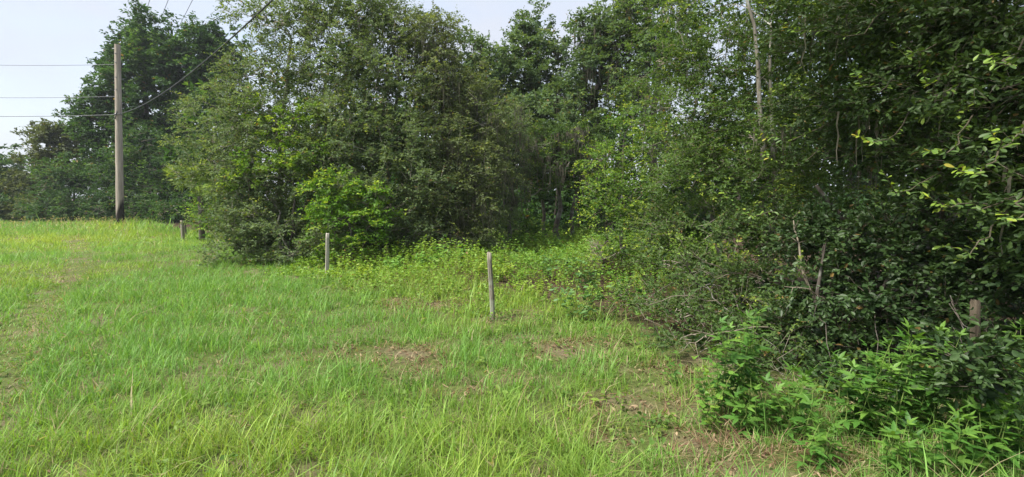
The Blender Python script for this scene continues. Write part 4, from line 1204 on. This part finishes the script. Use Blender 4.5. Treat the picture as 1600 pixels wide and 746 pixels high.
# dead shrub of bare twigs
b = foot_at(938, 10.3)
ds = thing('dead_shrub', 'dead shrub of pinkish grey bare twigs at the right side of the gap', 'shrub', tuple(b)); bpy.context.view_layer.update()
gs, gt = Geo(), Geo()
for k in range(9):
    d = unit(np.array([rng.normal() * .45 - .1, rng.normal() * .35, 1]))
    p = curve_pts(b, b + d * rng.uniform(.4, .85), rng.normal(size=3) * .08, 7, .02)
    tube(gs, p, np.linspace(.012, .005, 7), 5, (.32, .26, .225), 0, cap=False)
    n = 70
    f = rng.uniform(.3, 1, n) * 6; q = np.minimum(f.astype(int), 5)
    A = p[q] + (p[q + 1] - p[q]) * (f - q)[:, None]
    E = A + unit(rng.normal(size=(n, 3)) + d * .5) * rng.uniform(.1, .36, (n, 1))
    twig_batch(gt, A, (A + E) / 2, E, .0045, mixcol((.18, .145, .12), (.34, .275, .24), rng.random(n)), 0)
    A2 = A + (E - A) * rng.uniform(.3, .9, (n, 1))
    twig_batch(gt, A2, A2, A2 + rdir(n) * .12 - UP * .03, .0035, (.28, .225, .195), 0)
keep(gs.build('stem', M_TWIG), ds); keep(gt.build('twigs', M_TWIG), ds)['kind'] = 'stuff'

# ------------------------------------------------------------------ fence posts
M_POST = wood_material('weathered_post', (0.10, 0.085, 0.065), (0.40, 0.36, 0.29), (38, 38, 2.2), .9, .8, c3=(0.30, 0.30, 0.24))
M_POST_BROWN = wood_material('brown_post', (0.055, 0.044, 0.032), (0.18, 0.145, 0.10), (38, 38, 2.2), .9, .8, c3=(0.16, 0.15, 0.10))
M_POST_PALE = wood_material('bleached_post', (0.22, 0.20, 0.165), (0.56, 0.52, 0.44), (38, 38, 2.0), .9, .7)


def post(px, py, top_px, top_py, width, label, mat, square=False):
    x, y = G(px, py)
    b0 = ground_at(x, y)
    t0 = P(top_px, top_py, y)
    sides = 20
    ang = np.arange(sides) / sides * 2 * math.pi + .3
    prof = 1 + .07 * rng.uniform(-1, 1, sides)
    prof[rng.choice(sides, 4, replace=False)] *= .80          # drying cracks
    if square:
        prof *= np.clip(1 / np.maximum(np.abs(np.cos(ang - .5)), np.abs(np.sin(ang - .5))), 1, 1.28) * .9
    g = Geo()
    rows, n = [], 10
    for k in range(n):
        f = k / (n - 1)
        c = (b0 - [0, 0, .12]) * (1 - f) + t0 * f + np.array([math.sin(f * 5) * .006, 0, 0])
        r = width * .5 * (1.06 - .12 * f) * prof * (1 + .03 * rng.uniform(-1, 1, sides))
        rows.append(np.stack([c[0] + np.cos(ang) * r, c[1] + np.sin(ang) * r, np.full(sides, c[2]) + (rng.uniform(-.012, .012, sides) if k == n - 1 else 0)], 1))
    v = np.concatenate(rows + [rows[-1].mean(0, keepdims=True) - [[0, 0, .006]]])
    i, k = np.meshgrid(np.arange(n - 1), np.arange(sides), indexing='ij'); k2 = (k + 1) % sides
    g.add(v, np.stack([i * sides + k, i * sides + k2, (i + 1) * sides + k2, (i + 1) * sides + k], -1).reshape(-1, 4), (1, 1, 1))
    top = (n - 1) * sides
    g.f3.append(np.array([[top + q, top + (q + 1) % sides, n * sides] for q in range(sides)])); g.m3.append(np.zeros(sides, int))
    o = g.build('fence_post', mat)
    return tag(o, label, 'post', 'old fence posts')


post(770, 500, 765, 395, .070, 'nearest grey weathered fence post leaning slightly in the open grass', M_POST)
post(510, 432, 512.5, 365, .086, 'bleached whitish fence post in front of the middle thicket', M_POST_PALE, True)
post(285.5, 374, 284.5, 345, .125, 'small far fence post near the palm and the yellow-green shrub', M_POST)
post(1524, 690, 1525, 470, .056, 'brown fence post half swallowed by dark leaves under the big oak', M_POST_BROWN, True)

# ------------------------------------------------------------------ utility pole and wires
M_POLE = wood_material('pole_wood_grey', (0.20, 0.17, 0.14), (0.46, 0.40, 0.335), (9, 9, .55), .9, .5)
nt = M_POLE.node_tree
bs = [n_ for n_ in nt.nodes if n_.type == 'BSDF_PRINCIPLED'][0]
src = bs.inputs['Base Color'].links[0].from_socket
tc = [n_ for n_ in nt.nodes if n_.type == 'TEX_COORD'][0]
sp = nt.nodes.new('ShaderNodeSeparateXYZ'); nt.links.new(tc.outputs['Object'], sp.inputs['Vector'])
sc_ = nt.nodes.new('ShaderNodeMath'); sc_.operation = 'MULTIPLY_ADD'; sc_.inputs[1].default_value = -2.6          # charred side near the foot
nt.links.new(sp.outputs['X'], sc_.inputs[0]); nt.links.new(sp.outputs['Z'], sc_.inputs[2])
mr = nt.nodes.new('ShaderNodeMapRange'); mr.inputs['From Min'].default_value = .75; mr.inputs['From Max'].default_value = 1.15; mr.inputs['To Min'].default_value = 1; mr.inputs['To Max'].default_value = 0
nt.links.new(sc_.outputs[0], mr.inputs['Value'])
mx = nt.nodes.new('ShaderNodeMixRGB'); mx.inputs['Color2'].default_value = (.022, .018, .015, 1)
nt.links.new(mr.outputs['Result'], mx.inputs['Fac']); nt.links.new(src, mx.inputs['Color1']); nt.links.new(mx.outputs['Color'], bs.inputs['Base Color'])
M_STEEL = plain_material('galvanised_steel', (.32, .32, .33), .45, .8)
M_RUBBER = plain_material('black_cable', (.028, .030, .033), .5)
M_WIRE = plain_material('grey_wire', (.12, .125, .14), .5, .3)

pb = foot(187.5, 347)
PY_ = pb[1]
ptop = P(183.5, 70, PY_)
pole = thing('utility_pole', 'tall bare grey wooden utility pole rising from the field edge', 'pole', tuple(pb)); bpy.context.view_layer.update()
loc = ptop - pb
g = Geo()
pts = np.array([loc * f for f in np.linspace(-.03, 1, 14)])
tube(g, pts, np.linspace(.235, .165, 14), 16, (1, 1, 1), 0, wob=.02)
o = g.build('shaft', M_POLE, pole, True)


def along(f):
    return pb + loc * f


def pole_f(py):
    return (along(0)[2] * 0 + P(186, py, PY_)[2] - pb[2]) / loc[2]


for py in (85, 99, 122, 141):
    c = along(pole_f(py)) + np.array([0.02, -.19, 0])
    g = Geo(); tube(g, np.array([c + [0, .08, 0], c - [0, .05, 0]]), [.035, .035], 8, (1, 1, 1), 0)
    keep(g.build('bolt', M_STEEL), pole)
c = along(pole_f(179))
g = Geo()
tube(g, np.array([c + [math.cos(a) * .215, math.sin(a) * .215, 0] for a in np.linspace(0, 2 * math.pi, 17)]), .03, 6, (1, 1, 1), 0, cap=False)
keep(g.build('clamp_band', M_STEEL), pole)
g = Geo()
tube(g, np.array([c + [.02, -.21, .18], c + [.10, -.25, .10], c + [.04, -.27, -.05], c + [.0, -.25, -.2], c + [-.05, -.22, -.34]]), .032, 6, (1, 1, 1), 0)
keep(g.build('cable_loop', M_RUBBER), pole)
g = Geo()
tube(g, np.array([ptop + [-.17, -.02, -.25], ptop + [-.34, -.02, -.28]]), [.03, .03], 6, (1, 1, 1), 0)
keep(g.build('side_pin', M_STEEL), pole)


def wire(name, a, e, sag, r, label, mat, n=28, group=None):
    t = np.linspace(0, 1, n)[:, None]
    p = np.asarray(a) * (1 - t) + np.asarray(e) * t
    p[:, 2] -= (sag * 4 * t * (1 - t))[:, 0]
    g = Geo(); tube(g, p, r, 6, (1, 1, 1), 0, cap=False)
    return tag(g.build(name, mat), label, 'wire', group)


far_l = -34.0
for py0, pyl, r, lab in ((101, 66, .014, 'uppermost of the three thin wires running left from the pole'), (151, 120, .014, 'middle of the three thin wires running left from the pole'), (179.5, 152, .018, 'lowest wire running left from the pole at clamp height')):
    a = along(pole_f(py0)) + np.array([-.2, 0, 0])
    e = P(-560, pyl, 30.0)
    wire('overhead_wire', a, e, .5, r, lab, M_WIRE, group='thin wires running left from the pole')
a = along(pole_f(178)) + np.array([.2, -.1, 0])
wire('overhead_cable', a, np.array([6.55 - 2.0, 2.0, 7.9]), 1.15, .023, 'thick dark cable climbing from the pole across the thicket tops', M_RUBBER, 48)
for px, lab in ((234, 'leftmost of four faint high wires above the tall oak'), (263, 'second from left of the four faint high wires'), (301, 'third from left of the four faint high wires'), (361, 'rightmost of the four faint high wires, between the oak tops and the thicket')):
    q = P(px, 0, 44)
    dv = np.array([-1, 1.15, -.02])
    wire('high_wire', q - dv * 32, q + dv * 110, 0.0, .022, lab, M_WIRE, 12, group='faint high wires over the trees')

# ------------------------------------------------------------------ humid summer air
bm = bpy.data.meshes.new('haze')
hx0, hx1, hy0, hy1, hz0, hz1 = -1000.0, 1000.0, -400.0, 1700.0, -1.5, 45.0
bm.from_pydata([(x, y, z) for z in (hz0, hz1) for y in (hy0, hy1) for x in (hx0, hx1)], [], [(0, 2, 3, 1), (4, 5, 7, 6), (0, 1, 5, 4), (2, 6, 7, 3), (0, 4, 6, 2), (1, 3, 7, 5)])
hm, nt, out = new_mat('humid_air')
vol = nt.nodes.new('ShaderNodeVolumePrincipled')
vol.inputs['Color'].default_value = (.86, .92, 1, 1)
vol.inputs['Density'].default_value = 0.0005
vol.inputs['Anisotropy'].default_value = 0.2
nt.links.new(vol.outputs['Volume'], out.inputs['Volume'])
bm.materials.append(hm)
ho = bpy.data.objects.new('haze', bm); C.objects.link(ho)
tag(ho, 'thin humid haze between the camera and the far trees', 'haze', kind='stuff')
